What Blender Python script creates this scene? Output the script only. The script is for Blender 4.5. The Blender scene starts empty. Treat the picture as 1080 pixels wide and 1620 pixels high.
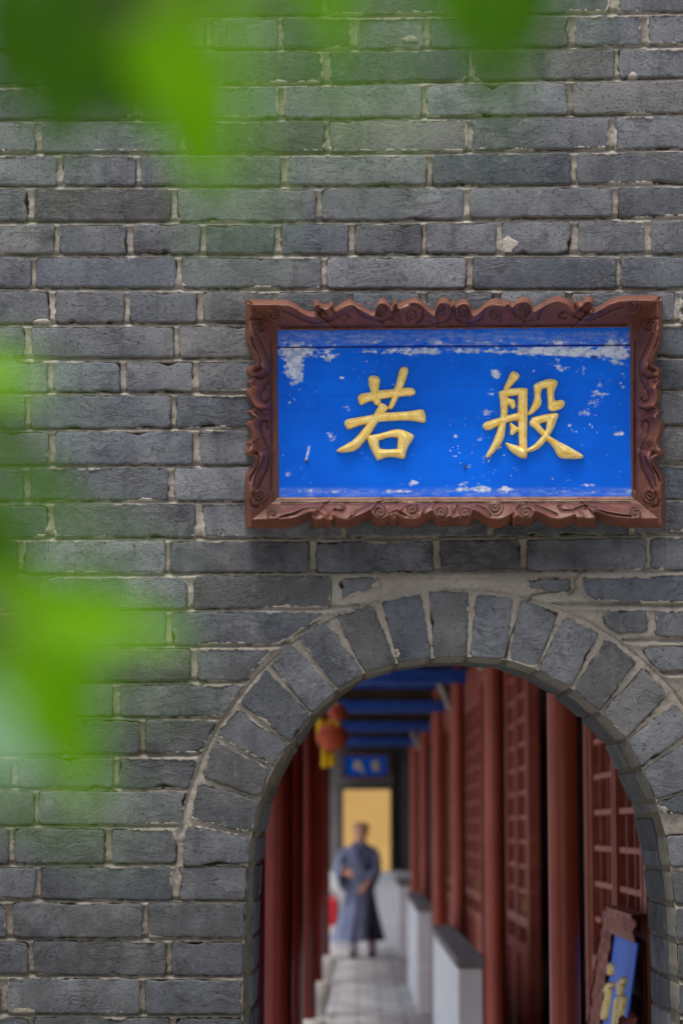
import bpy, bmesh, math, random
import numpy as np
from mathutils import Vector, Matrix
random.seed(7); np.random.seed(7)
R = math.radians
sc = bpy.context.scene
COL = sc.collection

# ---------------------------------------------------------------- camera, world, sun, exposure
F = 85 / 36 * 1620            # focal length in pixels of the 1080 x 1620 photograph
TH = math.atan(500 / F)       # upward tilt
CAM = Vector((0, -6, 1.6))
cd = bpy.data.cameras.new('camera'); cam = bpy.data.objects.new('camera', cd); COL.objects.link(cam)
cam.location = CAM; cam.rotation_euler = (math.pi / 2 + TH, 0, 0)
cd.sensor_fit = 'VERTICAL'; cd.sensor_height = 36; cd.lens = 85; cd.shift_x = -25 / 1620
cd.clip_start = 0.05; cd.clip_end = 400
cd.dof.use_dof = True; cd.dof.focus_distance = 6.0; cd.dof.aperture_fstop = 3.3; cd.dof.aperture_blades = 0
sc.camera = cam
w = bpy.data.worlds.new('World'); sc.world = w; w.use_nodes = True
nt = w.node_tree; bg = nt.nodes['Background']
sky = nt.nodes.new('ShaderNodeTexSky'); sky.sky_type = 'NISHITA'; sky.sun_disc = False
SUN_EL, SUN_AZ = 73, 215      # azimuth clockwise from +Y (sun behind and to the left of the camera)
sky.sun_elevation = R(SUN_EL); sky.sun_rotation = R(SUN_AZ)
sky.air_density = 1.0; sky.dust_density = 6.0; sky.ozone_density = 1.0
nt.links.new(sky.outputs[0], bg.inputs[0]); bg.inputs[1].default_value = 0.10
sl = bpy.data.lights.new('sun', 'SUN'); so = bpy.data.objects.new('sun', sl); COL.objects.link(so)
sl.energy = 1.5; sl.angle = R(24); sl.color = (1.0, 0.96, 0.9)
so.rotation_euler = Vector((math.sin(R(SUN_AZ)) * math.cos(R(SUN_EL)), math.cos(R(SUN_AZ)) * math.cos(R(SUN_EL)), math.sin(R(SUN_EL)))).to_track_quat('Z', 'Y').to_euler()
so.location = (-3, -8, 9)
sc.view_settings.view_transform = 'Standard'; sc.view_settings.look = 'None'
sc.view_settings.exposure = 1.0; sc.view_settings.gamma = 1; sc.view_settings.use_curve_mapping = False

# ---------------------------------------------------------------- helpers
cT, sT = math.cos(TH), math.sin(TH)
def P(px, py, Y=0.0):
    """world point on the plane y = Y behind photograph pixel (px, py)"""
    u = (px - 565) / F; v = (810 - py) / F
    dy = cT - v * sT; dz = sT + v * cT
    k = (Y + 6) / dy
    return (u * k, Y, 1.6 + dz * k)
def Pa(px, py, Y):
    px = np.asarray(px, float); py = np.asarray(py, float)
    u = (px - 565) / F; v = (810 - py) / F
    dy = cT - v * sT; dz = sT + v * cT
    k = (Y + 6) / dy
    return np.stack([u * k, np.broadcast_to(Y, px.shape) + 0 * px, 1.6 + dz * k], -1)

def link(o, parent=None):
    COL.objects.link(o)
    if parent: o.parent = parent
    return o
def mesh(name, verts, faces, mat=None, parent=None, smooth=False, origin=None):
    me = bpy.data.meshes.new(name)
    v = np.asarray(verts, float)
    if origin is not None: v = v - np.asarray(origin, float)
    me.from_pydata([tuple(x) for x in v], [], [tuple(f) for f in faces])
    if mat: me.materials.append(mat)
    if smooth: me.polygons.foreach_set('use_smooth', [True] * len(me.polygons))
    me.update()
    o = bpy.data.objects.new(name, me)
    if origin is not None: o.location = origin
    return link(o, parent)
def gridmesh(name, V, mask=None, mat=None, parent=None, smooth=True, flip=False):
    """V: (n, m, 3) array; mask: (n-1, m-1) bool"""
    n, m, _ = V.shape
    idx = np.arange(n * m).reshape(n, m)
    q = np.stack([idx[:-1, :-1], idx[1:, :-1], idx[1:, 1:], idx[:-1, 1:]], -1)
    if flip: q = q[..., ::-1]
    q = q[mask] if mask is not None else q.reshape(-1, 4)
    used = np.zeros(n * m, bool); used[q.ravel()] = True
    re = np.cumsum(used) - 1
    q = re[q]; vv = V.reshape(-1, 3)[used]
    me = bpy.data.meshes.new(name)
    me.vertices.add(len(vv)); me.vertices.foreach_set('co', vv.astype(np.float32).ravel())
    me.loops.add(q.size); me.loops.foreach_set('vertex_index', q.astype(np.int32).ravel())
    me.polygons.add(len(q)); me.polygons.foreach_set('loop_start', np.arange(0, q.size, 4, dtype=np.int32))
    if smooth: me.polygons.foreach_set('use_smooth', np.ones(len(q), bool))
    me.update(calc_edges=True); me.validate()
    if mat: me.materials.append(mat)
    o = bpy.data.objects.new(name, me); link(o, parent)
    return o, used
def tag(o, label=None, cat=None, group=None, kind=None):
    if label: o['label'] = label
    if cat: o['category'] = cat
    if group: o['group'] = group
    if kind: o['kind'] = kind
    return o
def empty(name, loc, label, cat, group=None):
    o = bpy.data.objects.new(name, None); o.empty_display_size = 0.1; COL.objects.link(o)
    o.location = loc
    tag(o, label, cat, group)
    bpy.context.view_layer.update()
    return o
def adopt(o, root):
    """parent o (built in world space) to root keeping its place"""
    o.parent = root; o.matrix_parent_inverse = Matrix.Translation(root.location).inverted()
    return o
class MB:
    def __init__(s): s.v = []; s.f = []
    def add(s, v, f):
        n = len(s.v); s.v += [tuple(x) for x in v]; s.f += [tuple(i + n for i in q) for q in f]; return s
    def box(s, x0, x1, y0, y1, z0, z1, bev=0.0):
        if bev <= 0:
            v = [(x, y, z) for x in (x0, x1) for y in (y0, y1) for z in (z0, z1)]
            return s.add(v, [(0, 1, 3, 2), (4, 6, 7, 5), (0, 4, 5, 1), (2, 3, 7, 6), (0, 2, 6, 4), (1, 5, 7, 3)])
        bm = bmesh.new(); bmesh.ops.create_cube(bm, size=1)
        for q in bm.verts:
            q.co = Vector(((x0 + x1) / 2 + q.co.x * (x1 - x0), (y0 + y1) / 2 + q.co.y * (y1 - y0), (z0 + z1) / 2 + q.co.z * (z1 - z0)))
        bmesh.ops.bevel(bm, geom=bm.edges[:], offset=bev, segments=2, profile=0.6, affect='EDGES')
        bm.verts.index_update()
        s.add([q.co[:] for q in bm.verts], [[q.index for q in f.verts] for f in bm.faces]); bm.free(); return s
    def lathe(s, cx, cy, prof, n=24):
        """prof: list of (r, z)"""
        v = []; f = []
        for r, z in prof:
            for i in range(n):
                a = 2 * math.pi * i / n; v.append((cx + r * math.cos(a), cy + r * math.sin(a), z))
        for k in range(len(prof) - 1):
            for i in range(n):
                j = (i + 1) % n
                f.append((k * n + i, k * n + j, (k + 1) * n + j, (k + 1) * n + i))
        f.append(tuple(range(n))[::-1]); f.append(tuple((len(prof) - 1) * n + i for i in range(n)))
        return s.add(v, f)
    def loft(s, rings, cap=True):
        n = len(rings[0]); v = [p for r in rings for p in r]; f = []
        for k in range(len(rings) - 1):
            for i in range(n):
                j = (i + 1) % n
                f.append((k * n + i, k * n + j, (k + 1) * n + j, (k + 1) * n + i))
        if cap:
            f.append(tuple(range(n))[::-1]); f.append(tuple((len(rings) - 1) * n + i for i in range(n)))
        return s.add(v, f)
    def tube(s, pts, rad, n=8):
        pts = [Vector(p) for p in pts]
        if not hasattr(rad, '__len__'): rad = [rad] * len(pts)
        rings = []
        for i, p in enumerate(pts):
            t = (pts[min(i + 1, len(pts) - 1)] - pts[max(i - 1, 0)]).normalized()
            a = t.orthogonal().normalized() if abs(t.z) > 0.95 else t.cross(Vector((0, 0, 1))).normalized()
            b = t.cross(a)
            rings.append([tuple(p + float(rad[i]) * (math.cos(2 * math.pi * k / n) * a + math.sin(2 * math.pi * k / n) * b)) for k in range(n)])
        return s.loft(rings)
    def build(s, name, mat, parent=None, smooth=False, auto=False):
        o = mesh(name, s.v, s.f, mat, None, smooth)
        bm = bmesh.new(); bm.from_mesh(o.data); bmesh.ops.recalc_face_normals(bm, faces=bm.faces); bm.to_mesh(o.data); bm.free()
        if auto:
            o.data.polygons.foreach_set('use_smooth', [True] * len(o.data.polygons))
            o.data.set_sharp_from_angle(angle=R(35))
        if parent: adopt(o, parent)
        return o

def vnoise(x, y, scale, seed):
    """smooth value noise on arrays"""
    rs = np.random.RandomState(seed); T = rs.rand(256, 256)
    x = np.asarray(x) / scale; y = np.asarray(y) / scale
    xi = np.floor(x).astype(int); yi = np.floor(y).astype(int)
    fx = x - xi; fy = y - yi; fx = fx * fx * (3 - 2 * fx); fy = fy * fy * (3 - 2 * fy)
    a = T[xi % 256, yi % 256]; b = T[(xi + 1) % 256, yi % 256]; c = T[xi % 256, (yi + 1) % 256]; d = T[(xi + 1) % 256, (yi + 1) % 256]
    return (a * (1 - fx) + b * fx) * (1 - fy) + (c * (1 - fx) + d * fx) * fy
def fbm(x, y, scale, seed, octv=4):
    s = 0; a = 1; t = 0
    for o in range(octv):
        s = s + a * vnoise(x, y, scale / 2 ** o, seed + o * 17); t += a; a *= 0.55
    return s / t
def seg_dist(X, Y, pts, closed=False):
    d = np.full(X.shape, 1e9)
    pts = list(pts)
    if closed: pts = pts + [pts[0]]
    for (x0, y0), (x1, y1) in zip(pts[:-1], pts[1:]):
        dx, dy = x1 - x0, y1 - y0; L = dx * dx + dy * dy + 1e-12
        t = np.clip(((X - x0) * dx + (Y - y0) * dy) / L, 0, 1)
        d = np.minimum(d, (X - x0 - t * dx) ** 2 + (Y - y0 - t * dy) ** 2)
    return np.sqrt(d)
def inside(X, Y, pts):
    ins = np.zeros(X.shape, bool); n = len(pts)
    for i in range(n):
        x0, y0 = pts[i]; x1, y1 = pts[(i + 1) % n]
        c = ((y0 > Y) != (y1 > Y)) & (X < (x1 - x0) * (Y - y0) / (y1 - y0 + 1e-12) + x0)
        ins ^= c
    return ins
def smooth_poly(pts, it=2, closed=True):
    for _ in range(it):
        out = []; n = len(pts)
        for i in range(n if closed else n - 1):
            a = pts[i]; b = pts[(i + 1) % n]
            out.append((a[0] * .75 + b[0] * .25, a[1] * .75 + b[1] * .25)); out.append((a[0] * .25 + b[0] * .75, a[1] * .25 + b[1] * .75))
        if not closed: out = [pts[0]] + out + [pts[-1]]
        pts = out
    return pts

def resample(pts, n):
    p = np.array(pts, float); L = np.concatenate([[0], np.cumsum(np.hypot(*(p[1:] - p[:-1]).T))]); t = np.linspace(0, L[-1], n)
    return np.stack([np.interp(t, L, p[:, 0]), np.interp(t, L, p[:, 1])], -1)

# ---------------------------------------------------------------- materials
def srgb(r, g, b):
    f = lambda c: (c / 255 / 12.92) if c / 255 <= .04045 else ((c / 255 + .055) / 1.055) ** 2.4
    return (f(r), f(g), f(b), 1)
class NT:
    def __init__(s, name, rough=0.8, spec=0.3):
        s.m = bpy.data.materials.new(name); s.m.use_nodes = True; s.t = s.m.node_tree
        s.b = s.t.nodes['Principled BSDF']; s.b.inputs['Roughness'].default_value = rough
        s.b.inputs['Specular IOR Level'].default_value = spec
    def n(s, typ, **kw):
        x = s.t.nodes.new(typ)
        for k, v in kw.items(): setattr(x, k, v)
        return x
    def l(s, a, b): s.t.links.new(a, b)
    def val(s, sock, v):
        if hasattr(v, 'links') or isinstance(v, bpy.types.NodeSocket): s.l(v, sock)
        else: sock.default_value = v
    def math(s, op, a, b=0.0, c=0.0, clamp=False):
        x = s.n('ShaderNodeMath', operation=op, use_clamp=clamp); s.val(x.inputs[0], a); s.val(x.inputs[1], b)
        if op in ('MULTIPLY_ADD', 'SMOOTH_MIN'): s.val(x.inputs[2], c)
        return x.outputs[0]
    def mix(s, f, a, b, blend='MIX'):
        x = s.n('ShaderNodeMix', data_type='RGBA', blend_type=blend)
        s.val(x.inputs[0], f); s.val(x.inputs[6], a); s.val(x.inputs[7], b); return x.outputs[2]
    def noise(s, vec, scale, detail=4, rough=0.6, dist=0.0):
        x = s.n('ShaderNodeTexNoise'); s.l(vec, x.inputs['Vector']); x.inputs['Scale'].default_value = scale
        x.inputs['Detail'].default_value = detail; x.inputs['Roughness'].default_value = rough; x.inputs['Distortion'].default_value = dist
        return x.outputs[0]
    def ramp(s, fac, *stops):
        x = s.n('ShaderNodeMapRange', interpolation_type='SMOOTHSTEP'); s.val(x.inputs[0], fac)
        for i, v in enumerate(stops): x.inputs[i + 1].default_value = v
        return x.outputs[0]
    def coords(s, scale=(1, 1, 1), rand=True):
        tc = s.n('ShaderNodeTexCoord'); mp = s.n('ShaderNodeMapping'); s.l(tc.outputs['Object'], mp.inputs[0]); mp.inputs['Scale'].default_value = scale
        if not rand: return mp.outputs[0]
        oi = s.n('ShaderNodeObjectInfo'); v = s.n('ShaderNodeVectorMath', operation='MULTIPLY_ADD')
        cb = s.n('ShaderNodeCombineXYZ'); s.l(oi.outputs['Random'], cb.inputs[0]); s.l(oi.outputs['Random'], cb.inputs[2])
        s.l(cb.outputs[0], v.inputs[0]); v.inputs[1].default_value = (53, 0, 31); s.l(mp.outputs[0], v.inputs[2])
        return v.outputs[0]
    def bump(s, h, strength=0.5, dist=0.01, normal=None):
        x = s.n('ShaderNodeBump'); x.inputs['Strength'].default_value = strength; x.inputs['Distance'].default_value = dist
        s.l(h, x.inputs['Height'])
        if normal is not None: s.l(normal, x.inputs['Normal'])
        return x.outputs[0]
    def col(s, c): s.val(s.b.inputs['Base Color'], c)
    def nor(s, n): s.l(n, s.b.inputs['Normal'])

def mat_brick():
    t = NT('grey_brick', 0.85, 0.25)
    v = t.coords()
    gp = t.n('ShaderNodeNewGeometry').outputs['Position']
    oi = t.n('ShaderNodeObjectInfo'); rnd = oi.outputs['Random']
    n1 = t.noise(v, 9, 5, 0.6, 0.3); n2 = t.noise(v, 75, 8, 0.78)
    c = t.mix(t.ramp(n1, .3, .7, 0, 1), srgb(108, 112, 119), srgb(138, 142, 146))
    wn = t.n('ShaderNodeTexWhiteNoise', noise_dimensions='1D'); t.l(rnd, wn.inputs['W'])
    sep = t.n('ShaderNodeSeparateColor'); t.l(wn.outputs['Color'], sep.inputs[0])
    c = t.mix(t.ramp(sep.outputs[0], .7, 1.0, 0, .7), c, srgb(118, 116, 113))        # some browner bricks
    c = t.mix(t.ramp(sep.outputs[1], .55, 1.0, 0, .55), c, srgb(98, 108, 122))       # some bluer bricks
    c = t.mix(1.0, c, t.n('ShaderNodeCombineColor').outputs[0], 'MULTIPLY') if False else c
    br = t.math('MULTIPLY_ADD', rnd, 0.66, 0.68)
    hv = t.n('ShaderNodeVectorMath', operation='SCALE'); t.l(c, hv.inputs[0]); t.l(br, hv.inputs['Scale']); c = hv.outputs[0]
    st = t.coords((22, 22, 1.2)); sn = t.noise(st, 1.0, 3, 0.6)                       # vertical run-off streaks
    c = t.mix(t.ramp(sn, .50, .75, 0, .45), c, srgb(76, 80, 88))
    c = t.mix(t.ramp(t.noise(v, 20, 6, .72, .4), .50, .72, 0, .42), c, srgb(160, 162, 163))
    c = t.mix(t.ramp(t.noise(v, 11, 5, .68, .3), .30, .46, .55, 0), c, srgb(72, 75, 82))   # pale bloom
    c = t.mix(t.ramp(n2, .60, .74, 0, .5), c, srgb(150, 149, 144))                 # grit specks
    c = t.mix(t.ramp(t.noise(v, 130, 4, .7), .32, .46, .7, 0), c, srgb(44, 45, 49))   # pits
    c = t.mix(t.ramp(t.noise(gp, 2.6, 5, .65, .5), .52, .74, 0, .40), c, srgb(158, 161, 160))    # salt bloom drifting over several bricks
    c = t.mix(t.ramp(t.noise(gp, 3.3, 5, .7, .8), .30, .44, .45, 0), c, srgb(66, 68, 72))       # old soot
    # dirt at damp, soot-stained places plus painted light falloff (attribute per brick)
    at = t.n('ShaderNodeAttribute', attribute_name='stain_shade'); 
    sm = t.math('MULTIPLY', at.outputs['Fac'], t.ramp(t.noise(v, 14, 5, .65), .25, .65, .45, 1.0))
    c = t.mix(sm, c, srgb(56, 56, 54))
    # mortar smeared over the brick margins
    ed = t.n('ShaderNodeAttribute', attribute_name='edge')
    em = t.math('SUBTRACT', ed.outputs['Fac'], t.noise(v, 24, 6, .75))
    c = t.mix(t.ramp(em, 0.22, .34, 0, .8), c, srgb(150, 145, 132))
    # cracks
    mp = t.n('ShaderNodeMapping'); t.l(v, mp.inputs[0]); mp.inputs['Rotation'].default_value = (0, .5, 0); mp.inputs['Scale'].default_value = (9, 9, 26)
    nd = t.n('ShaderNodeTexNoise'); t.l(mp.outputs[0], nd.inputs[0]); nd.inputs['Scale'].default_value = 1.3; nd.inputs['Detail'].default_value = 5
    va = t.n('ShaderNodeVectorMath', operation='MULTIPLY_ADD'); t.l(nd.outputs['Color'], va.inputs[0]); va.inputs[1].default_value = (1.6, 1.6, 1.6); t.l(mp.outputs[0], va.inputs[2])
    vo = t.n('ShaderNodeTexVoronoi', feature='DISTANCE_TO_EDGE'); t.l(va.outputs[0], vo.inputs['Vector']); vo.inputs['Scale'].default_value = 1.0
    cm = t.ramp(t.noise(v, 10, 3, .6), .55, .66, 0, 1)
    crack = t.math('MULTIPLY', t.ramp(vo.outputs['Distance'], 0.0, 0.022, 1, 0), cm)
    c = t.mix(t.math('MULTIPLY', crack, .6), c, srgb(34, 34, 38))
    t.col(c)
    mr = t.n('ShaderNodeMapping'); t.l(v, mr.inputs[0]); mr.inputs['Rotation'].default_value = (0, .35, 0); mr.inputs['Scale'].default_value = (13, 13, 30)
    fold = t.noise(mr.outputs[0], 1.2, 6, .68, 1.4)
    h = t.math('ADD', t.math('MULTIPLY', n2, 1.5), t.math('MULTIPLY', t.math('MULTIPLY', t.ramp(fold, .40, .56, 0, 1), t.ramp(t.noise(gp, 5.5, 4, .6), .46, .62, .02, 1.25)), .8))
    h = t.math('ADD', h, t.math('MULTIPLY', n1, 1.2)); h = t.math('SUBTRACT', h, t.math('MULTIPLY', crack, .9))
    h = t.math('ADD', h, t.math('MULTIPLY', t.noise(v, 210, 4, .75), .8))
    t.nor(t.bump(h, 1.0, 0.009))
    return t.m
def mat_mortar():
    t = NT('lime_mortar', 0.95, 0.1)
    v = t.coords(rand=False)
    n1 = t.noise(v, 6, 5, .65); n2 = t.noise(v, 90, 7, .78)
    c = t.mix(t.ramp(n1, .3, .7, 0, 1), srgb(148, 143, 133), srgb(184, 179, 168))
    c = t.mix(t.ramp(t.noise(v, 24, 4, .65), .52, .74, 0, .55), c, srgb(124, 112, 96))
    c = t.mix(t.ramp(n2, .50, .70, 0, .6), c, srgb(106, 98, 86))
    at = t.n('ShaderNodeAttribute', attribute_name='stain_shade')
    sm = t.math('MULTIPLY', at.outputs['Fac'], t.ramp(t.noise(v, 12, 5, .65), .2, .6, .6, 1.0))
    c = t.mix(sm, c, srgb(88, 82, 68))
    t.col(c)
    h = t.math('ADD', n2, t.math('MULTIPLY', t.noise(v, 30, 5, .7), 1.5))
    t.nor(t.bump(h, 1.0, 0.006)); return t.m
def mat_frame():
    t = NT('brown_red_painted_wood', 0.48, 0.4)
    v = t.coords(rand=False)
    n1 = t.noise(v, 12, 5, .6)
    c = t.mix(t.ramp(n1, .3, .7, 0, 1), srgb(90, 52, 39), srgb(110, 66, 51))
    c = t.mix(t.ramp(t.noise(v, 70, 6, .7), .60, .74, 0, .5), c, srgb(134, 100, 88))
    at = t.n('ShaderNodeAttribute', attribute_name='groove'); c = t.mix(t.math('MULTIPLY', at.outputs['Fac'], .75), c, srgb(44, 22, 17))
    dv = t.n('ShaderNodeAttribute', attribute_name='dust')
    c = t.mix(t.ramp(t.math('SUBTRACT', dv.outputs['Fac'], t.noise(v, 30, 5, .7)), 0.0, .35, 0, .55), c, srgb(160, 130, 108))
    t.col(c); t.nor(t.bump(t.math('ADD', t.noise(v, 45, 5, .6), t.math('MULTIPLY', t.noise(t.coords((18, 18, 120), False), 1, 3), .4)), .5, 0.003)); return t.m
def mat_blue():
    t = NT('blue_board_paint', 0.6, 0.12)
    v = t.coords(rand=False)
    at = t.n('ShaderNodeAttribute', attribute_name='wear')
    c = t.mix(t.ramp(t.noise(v, 5, 4, .6), .3, .7, 0, 1), srgb(0, 92, 212), srgb(0, 106, 234))
    c = t.mix(t.ramp(t.noise(t.coords((2, 2, 30), False), 1.5, 4, .6), .5, .8, 0, .35), c, srgb(10, 62, 165))
    w_ = t.mix(t.ramp(t.noise(v, 60, 5, .7), .42, .6, 0, 1), srgb(206, 214, 230), srgb(150, 170, 202))
    c = t.mix(at.outputs['Fac'], c, w_)
    t.col(c); t.nor(t.bump(t.math('SUBTRACT', t.noise(v, 25, 5, .6), t.math('MULTIPLY', at.outputs['Fac'], .5)), .35, 0.002)); return t.m
def mat_gold():
    t = NT('gilded_wood', 0.28, 0.6)
    v = t.coords(rand=False)
    c = t.mix(t.ramp(t.noise(v, 55, 5, .65), .35, .7, 0, 1), srgb(240, 200, 92), srgb(255, 236, 158))
    c = t.mix(t.ramp(t.noise(v, 110, 3, .6), .62, .75, 0, .7), c, srgb(140, 92, 36))
    t.col(c); t.b.inputs['Metallic'].default_value = .15
    t.nor(t.bump(t.noise(v, 160, 3, .6), .5, 0.002)); return t.m
def mat_simple(name, c0, c1, scale=12, rough=.7, spec=.3, bump=.3, bd=.004, metal=0, stretch=(1, 1, 1)):
    t = NT(name, rough, spec); v = t.coords(stretch)
    t.col(t.mix(t.ramp(t.noise(v, scale, 5, .62), .3, .72, 0, 1), c0, c1))
    t.b.inputs['Metallic'].default_value = metal
    t.nor(t.bump(t.noise(v, scale * 5, 4, .6), bump, bd)); return t.m
def mat_leaf(name, c0, c1):
    t = NT(name, .6, .12); v = t.coords()
    c = t.mix(t.ramp(t.noise(v, 14, 4, .6), .3, .7, 0, 1), c0, c1)
    t.col(c)
    tr = t.n('ShaderNodeBsdfTranslucent'); g = t.mix(.4, c, srgb(100, 170, 0)); t.l(g, tr.inputs[0])
    ms = t.n('ShaderNodeMixShader'); ms.inputs[0].default_value = .4
    t.l(t.b.outputs[0], ms.inputs[1]); t.l(tr.outputs[0], ms.inputs[2])
    t.l(ms.outputs[0], t.t.nodes['Material Output'].inputs[0]); return t.m
M = dict(
    brick=mat_brick(), mortar=mat_mortar(), frame=mat_frame(), blue=mat_blue(), gold=mat_gold(),
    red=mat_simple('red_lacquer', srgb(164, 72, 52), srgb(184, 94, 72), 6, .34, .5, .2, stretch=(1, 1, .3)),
    red_shaded=mat_simple('shaded_red_lacquer', srgb(84, 22, 14), srgb(104, 34, 22), 6, .3, .5, .2, stretch=(1, 1, .3)),  # darker red, partly from shade put into the left columns' colour
    door=mat_simple('door_red_paint', srgb(156, 72, 54), srgb(176, 94, 74), 8, .5, .4, .2),
    plaster=mat_simple('pale_plaster', srgb(214, 217, 221), srgb(236, 237, 237), 5, .85, .2, .3),
    stone=mat_simple('grey_stone', srgb(138, 136, 132), srgb(165, 162, 156), 9, .8, .25, .4),
    drum=mat_simple('pale_drum_stone', srgb(178, 174, 168), srgb(200, 196, 190), 9, .8, .25, .4),
    capstone=mat_simple('cap_stone', srgb(112, 108, 108), srgb(134, 128, 126), 9, .8, .25, .4),
    paving=mat_simple('grey_paving', srgb(130, 131, 136), srgb(180, 179, 177), 3, .7, .3, .3),
    ground=mat_simple('ground_paving', srgb(150, 148, 143), srgb(176, 173, 166), 2, .9, .2, .3),
    ochre=mat_simple('ochre_plaster', srgb(208, 168, 100), srgb(220, 182, 116), 2, .85, .2, .2),
    endgrey=mat_simple('end_wall_grey', srgb(112, 112, 112), srgb(132, 131, 129), 4, .85, .2, .3),
    darkgrey=mat_simple('dark_frame', srgb(62, 64, 64), srgb(78, 78, 78), 6, .7, .2, .3),
    beam=mat_simple('blue_beam_paint', srgb(22, 66, 156), srgb(52, 96, 186), 5, .55, .3, .2),
    brace=mat_simple('weathered_brace', srgb(150, 148, 138), srgb(176, 172, 160), 8, .8, .2, .3),
    ceil=mat_simple('ceiling_boards', srgb(62, 50, 42), srgb(82, 64, 52), 5, .85, .2, .3),
    oldframe=mat_simple('old_red_brown_carving', srgb(136, 70, 58), srgb(176, 112, 96), 22, .5, .4, .5),
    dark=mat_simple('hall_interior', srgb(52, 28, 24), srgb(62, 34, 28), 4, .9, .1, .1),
    lred=mat_simple('lantern_silk', srgb(150, 48, 30), srgb(196, 92, 50), 12, .6, .3, .2),
    yellow=mat_simple('tassel_yellow', srgb(205, 158, 8), srgb(222, 180, 30), 20, .7, .2, .3),
    ext=mat_simple('extinguisher_red', srgb(200, 22, 44), srgb(212, 34, 54), 8, .35, .5, .05),
    black=mat_simple('black_rubber', srgb(24, 24, 26), srgb(34, 34, 36), 20, .6, .3, .1),
    iron=mat_simple('rusty_iron', srgb(58, 48, 44), srgb(92, 74, 64), 40, .7, .4, .3, metal=.5),
    robe=mat_simple('blue_grey_robe', srgb(104, 113, 142), srgb(130, 138, 162), 6, .9, .1, .3, .01),
    under=mat_simple('dark_inner_robe', srgb(42, 42, 54), srgb(52, 52, 66), 6, .9, .1, .3, .01),
    skin=mat_simple('skin', srgb(208, 152, 130), srgb(218, 166, 144), 14, .55, .3, .05),
    sock=mat_simple('white_stocking', srgb(190, 192, 205), srgb(205, 206, 215), 14, .85, .1, .1),
    brass=mat_simple('brass', srgb(180, 140, 80), srgb(200, 160, 96), 14, .4, .5, .1, metal=.7),
    bark=mat_simple('twig_bark', srgb(74, 66, 46), srgb(96, 84, 60), 40, .8, .2, .5),
    plaque=mat_simple('bright_blue_paint', srgb(52, 114, 236), srgb(64, 128, 244), 5, .45, .4, .15),
    leaf=mat_leaf('green_leaf', srgb(98, 156, 0), srgb(118, 174, 0)),
    leafm=mat_leaf('mid_green_leaf', srgb(58, 104, 0), srgb(74, 124, 0)),
    leaf_shaded=mat_leaf('shaded_green_leaf', srgb(26, 54, 0), srgb(38, 72, 0)),  # leaf green darkened by the painted shade of overlapping leaves
    leaf_sheen=mat_leaf('sky_sheen_leaf', srgb(150, 196, 172), srgb(168, 206, 186)),  # green leaf with a sky reflection put into its colour
)

# ---------------------------------------------------------------- setting: ground outside and in the courtyard
g = MB().add([(-60, -60, -.008), (60, -60, -.008), (60, 90, -.008), (-60, 90, -.008)], [(0, 1, 2, 3)]).build('ground', M['ground'])
tag(g, kind='structure')

# ================================================================ the brick wall with its arch
wall = empty('brick_wall', (0.25, 0.3, 0), 'weathered grey brick wall with pale mortar joints, pierced by a round-headed archway', 'wall')
# bed joints: y at the left edge and at the right edge of the photo, and in the middle
BED = [(27, 25, 20), (80, 79, 73), (136, 133, 124), (190, 189, 180), (243, 243, 237), (295, 296, 292), (352, 351, 345),
       (404, 404, 403), (457, 459, 458), (514, 511, 511), (568, 568, 566), (622, 622, 618), (680, 677, 674), (738, 737, 734),
       (795, 794, 790), (852, 853, 846), (910, 907, 903), (968, 963, 959), (1025, 1021, 1015), (1081, 1079, 1067),
       (1134, 1139, 1139), (1195, 1195, 1195), (1248, 1251, 1251), (1307, 1308, 1315), (1369, 1367, 1375), (1424, 1428, 1432),
       (1485, 1488, 1489), (1543, 1548, 1553), (1606, 1607, 1610)]
BED = [(-30, -32, -36)] + BED + [(1667, 1668, 1670)]
def bed(k, x):
    a, b, c = BED[k]
    if x < 540: return a + (b - a) * max(x, -40) / 540
    return b + (c - b) * (min(x, 1120) - 540) / 540
# head joints of every course (course k lies between bed k and bed k+1)
HJ = [[60, 288, 513, 742, 970], [-12, 102, 215, 329, 443, 560, 674, 790, 904, 1018], [62, 290, 517, 744, 975],
      [-8, 218, 445, 671, 901], [62, 290, 517, 742, 967], [-20, 95, 220, 450, 678, 908], [49, 277, 505, 737, 972],
      [-22, 91, 206, 322, 440, 557, 671, 790, 908, 1024], [54, 283, 513, 743, 978], [-30, 84, 201, 317, 436, 553, 670, 787, 900, 1072],
      [46, 280, 513, 740, 968], [-30, 81, 196, 311, 430, 660, 890, 1110], [44, 275, 505, 735, 970], [-145, 83, 311, 540, 770, 1000],
      [42, 272, 505, 735, 965, 1195], [-145, 81, 315, 545, 775, 1000], [34, 265, 495, 690, 828, 1025], None, None, None, None, None, None, None, None, None, None, None, None, None]
HL = {17: [71, 301, 528], 18: [34, 266, 'A'], 19: [80, 307, 'A'], 20: [30, 184, 'A'], 21: [105, 226, 'A'], 22: [23, 185, 'A'],
      23: [59, 'A'], 24: [18, 172, 'A'], 25: [60, 278, 'J'], 26: [16, 231, 'J'], 27: [49, 267, 'J'], 28: [7, 226, 'J'], 29: [50, 272, 'J']}
ACX, ACY, ARO = 724, 1374, 440
INTR = [(384, 1640), (385, 1530), (388, 1450), (392, 1380), (397, 1330), (404, 1290), (417, 1250), (436, 1210), (458, 1176), (491, 1130),
        (532, 1091), (576, 1065), (628, 1049), (684, 1041), (741, 1039), (802, 1044), (850, 1060), (905, 1090), (950, 1128), (991, 1170),
        (1015, 1217), (1037, 1267), (1052, 1320), (1060, 1375), (1067, 1432), (1070, 1489), (1073, 1553), (1076, 1640)]
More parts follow.
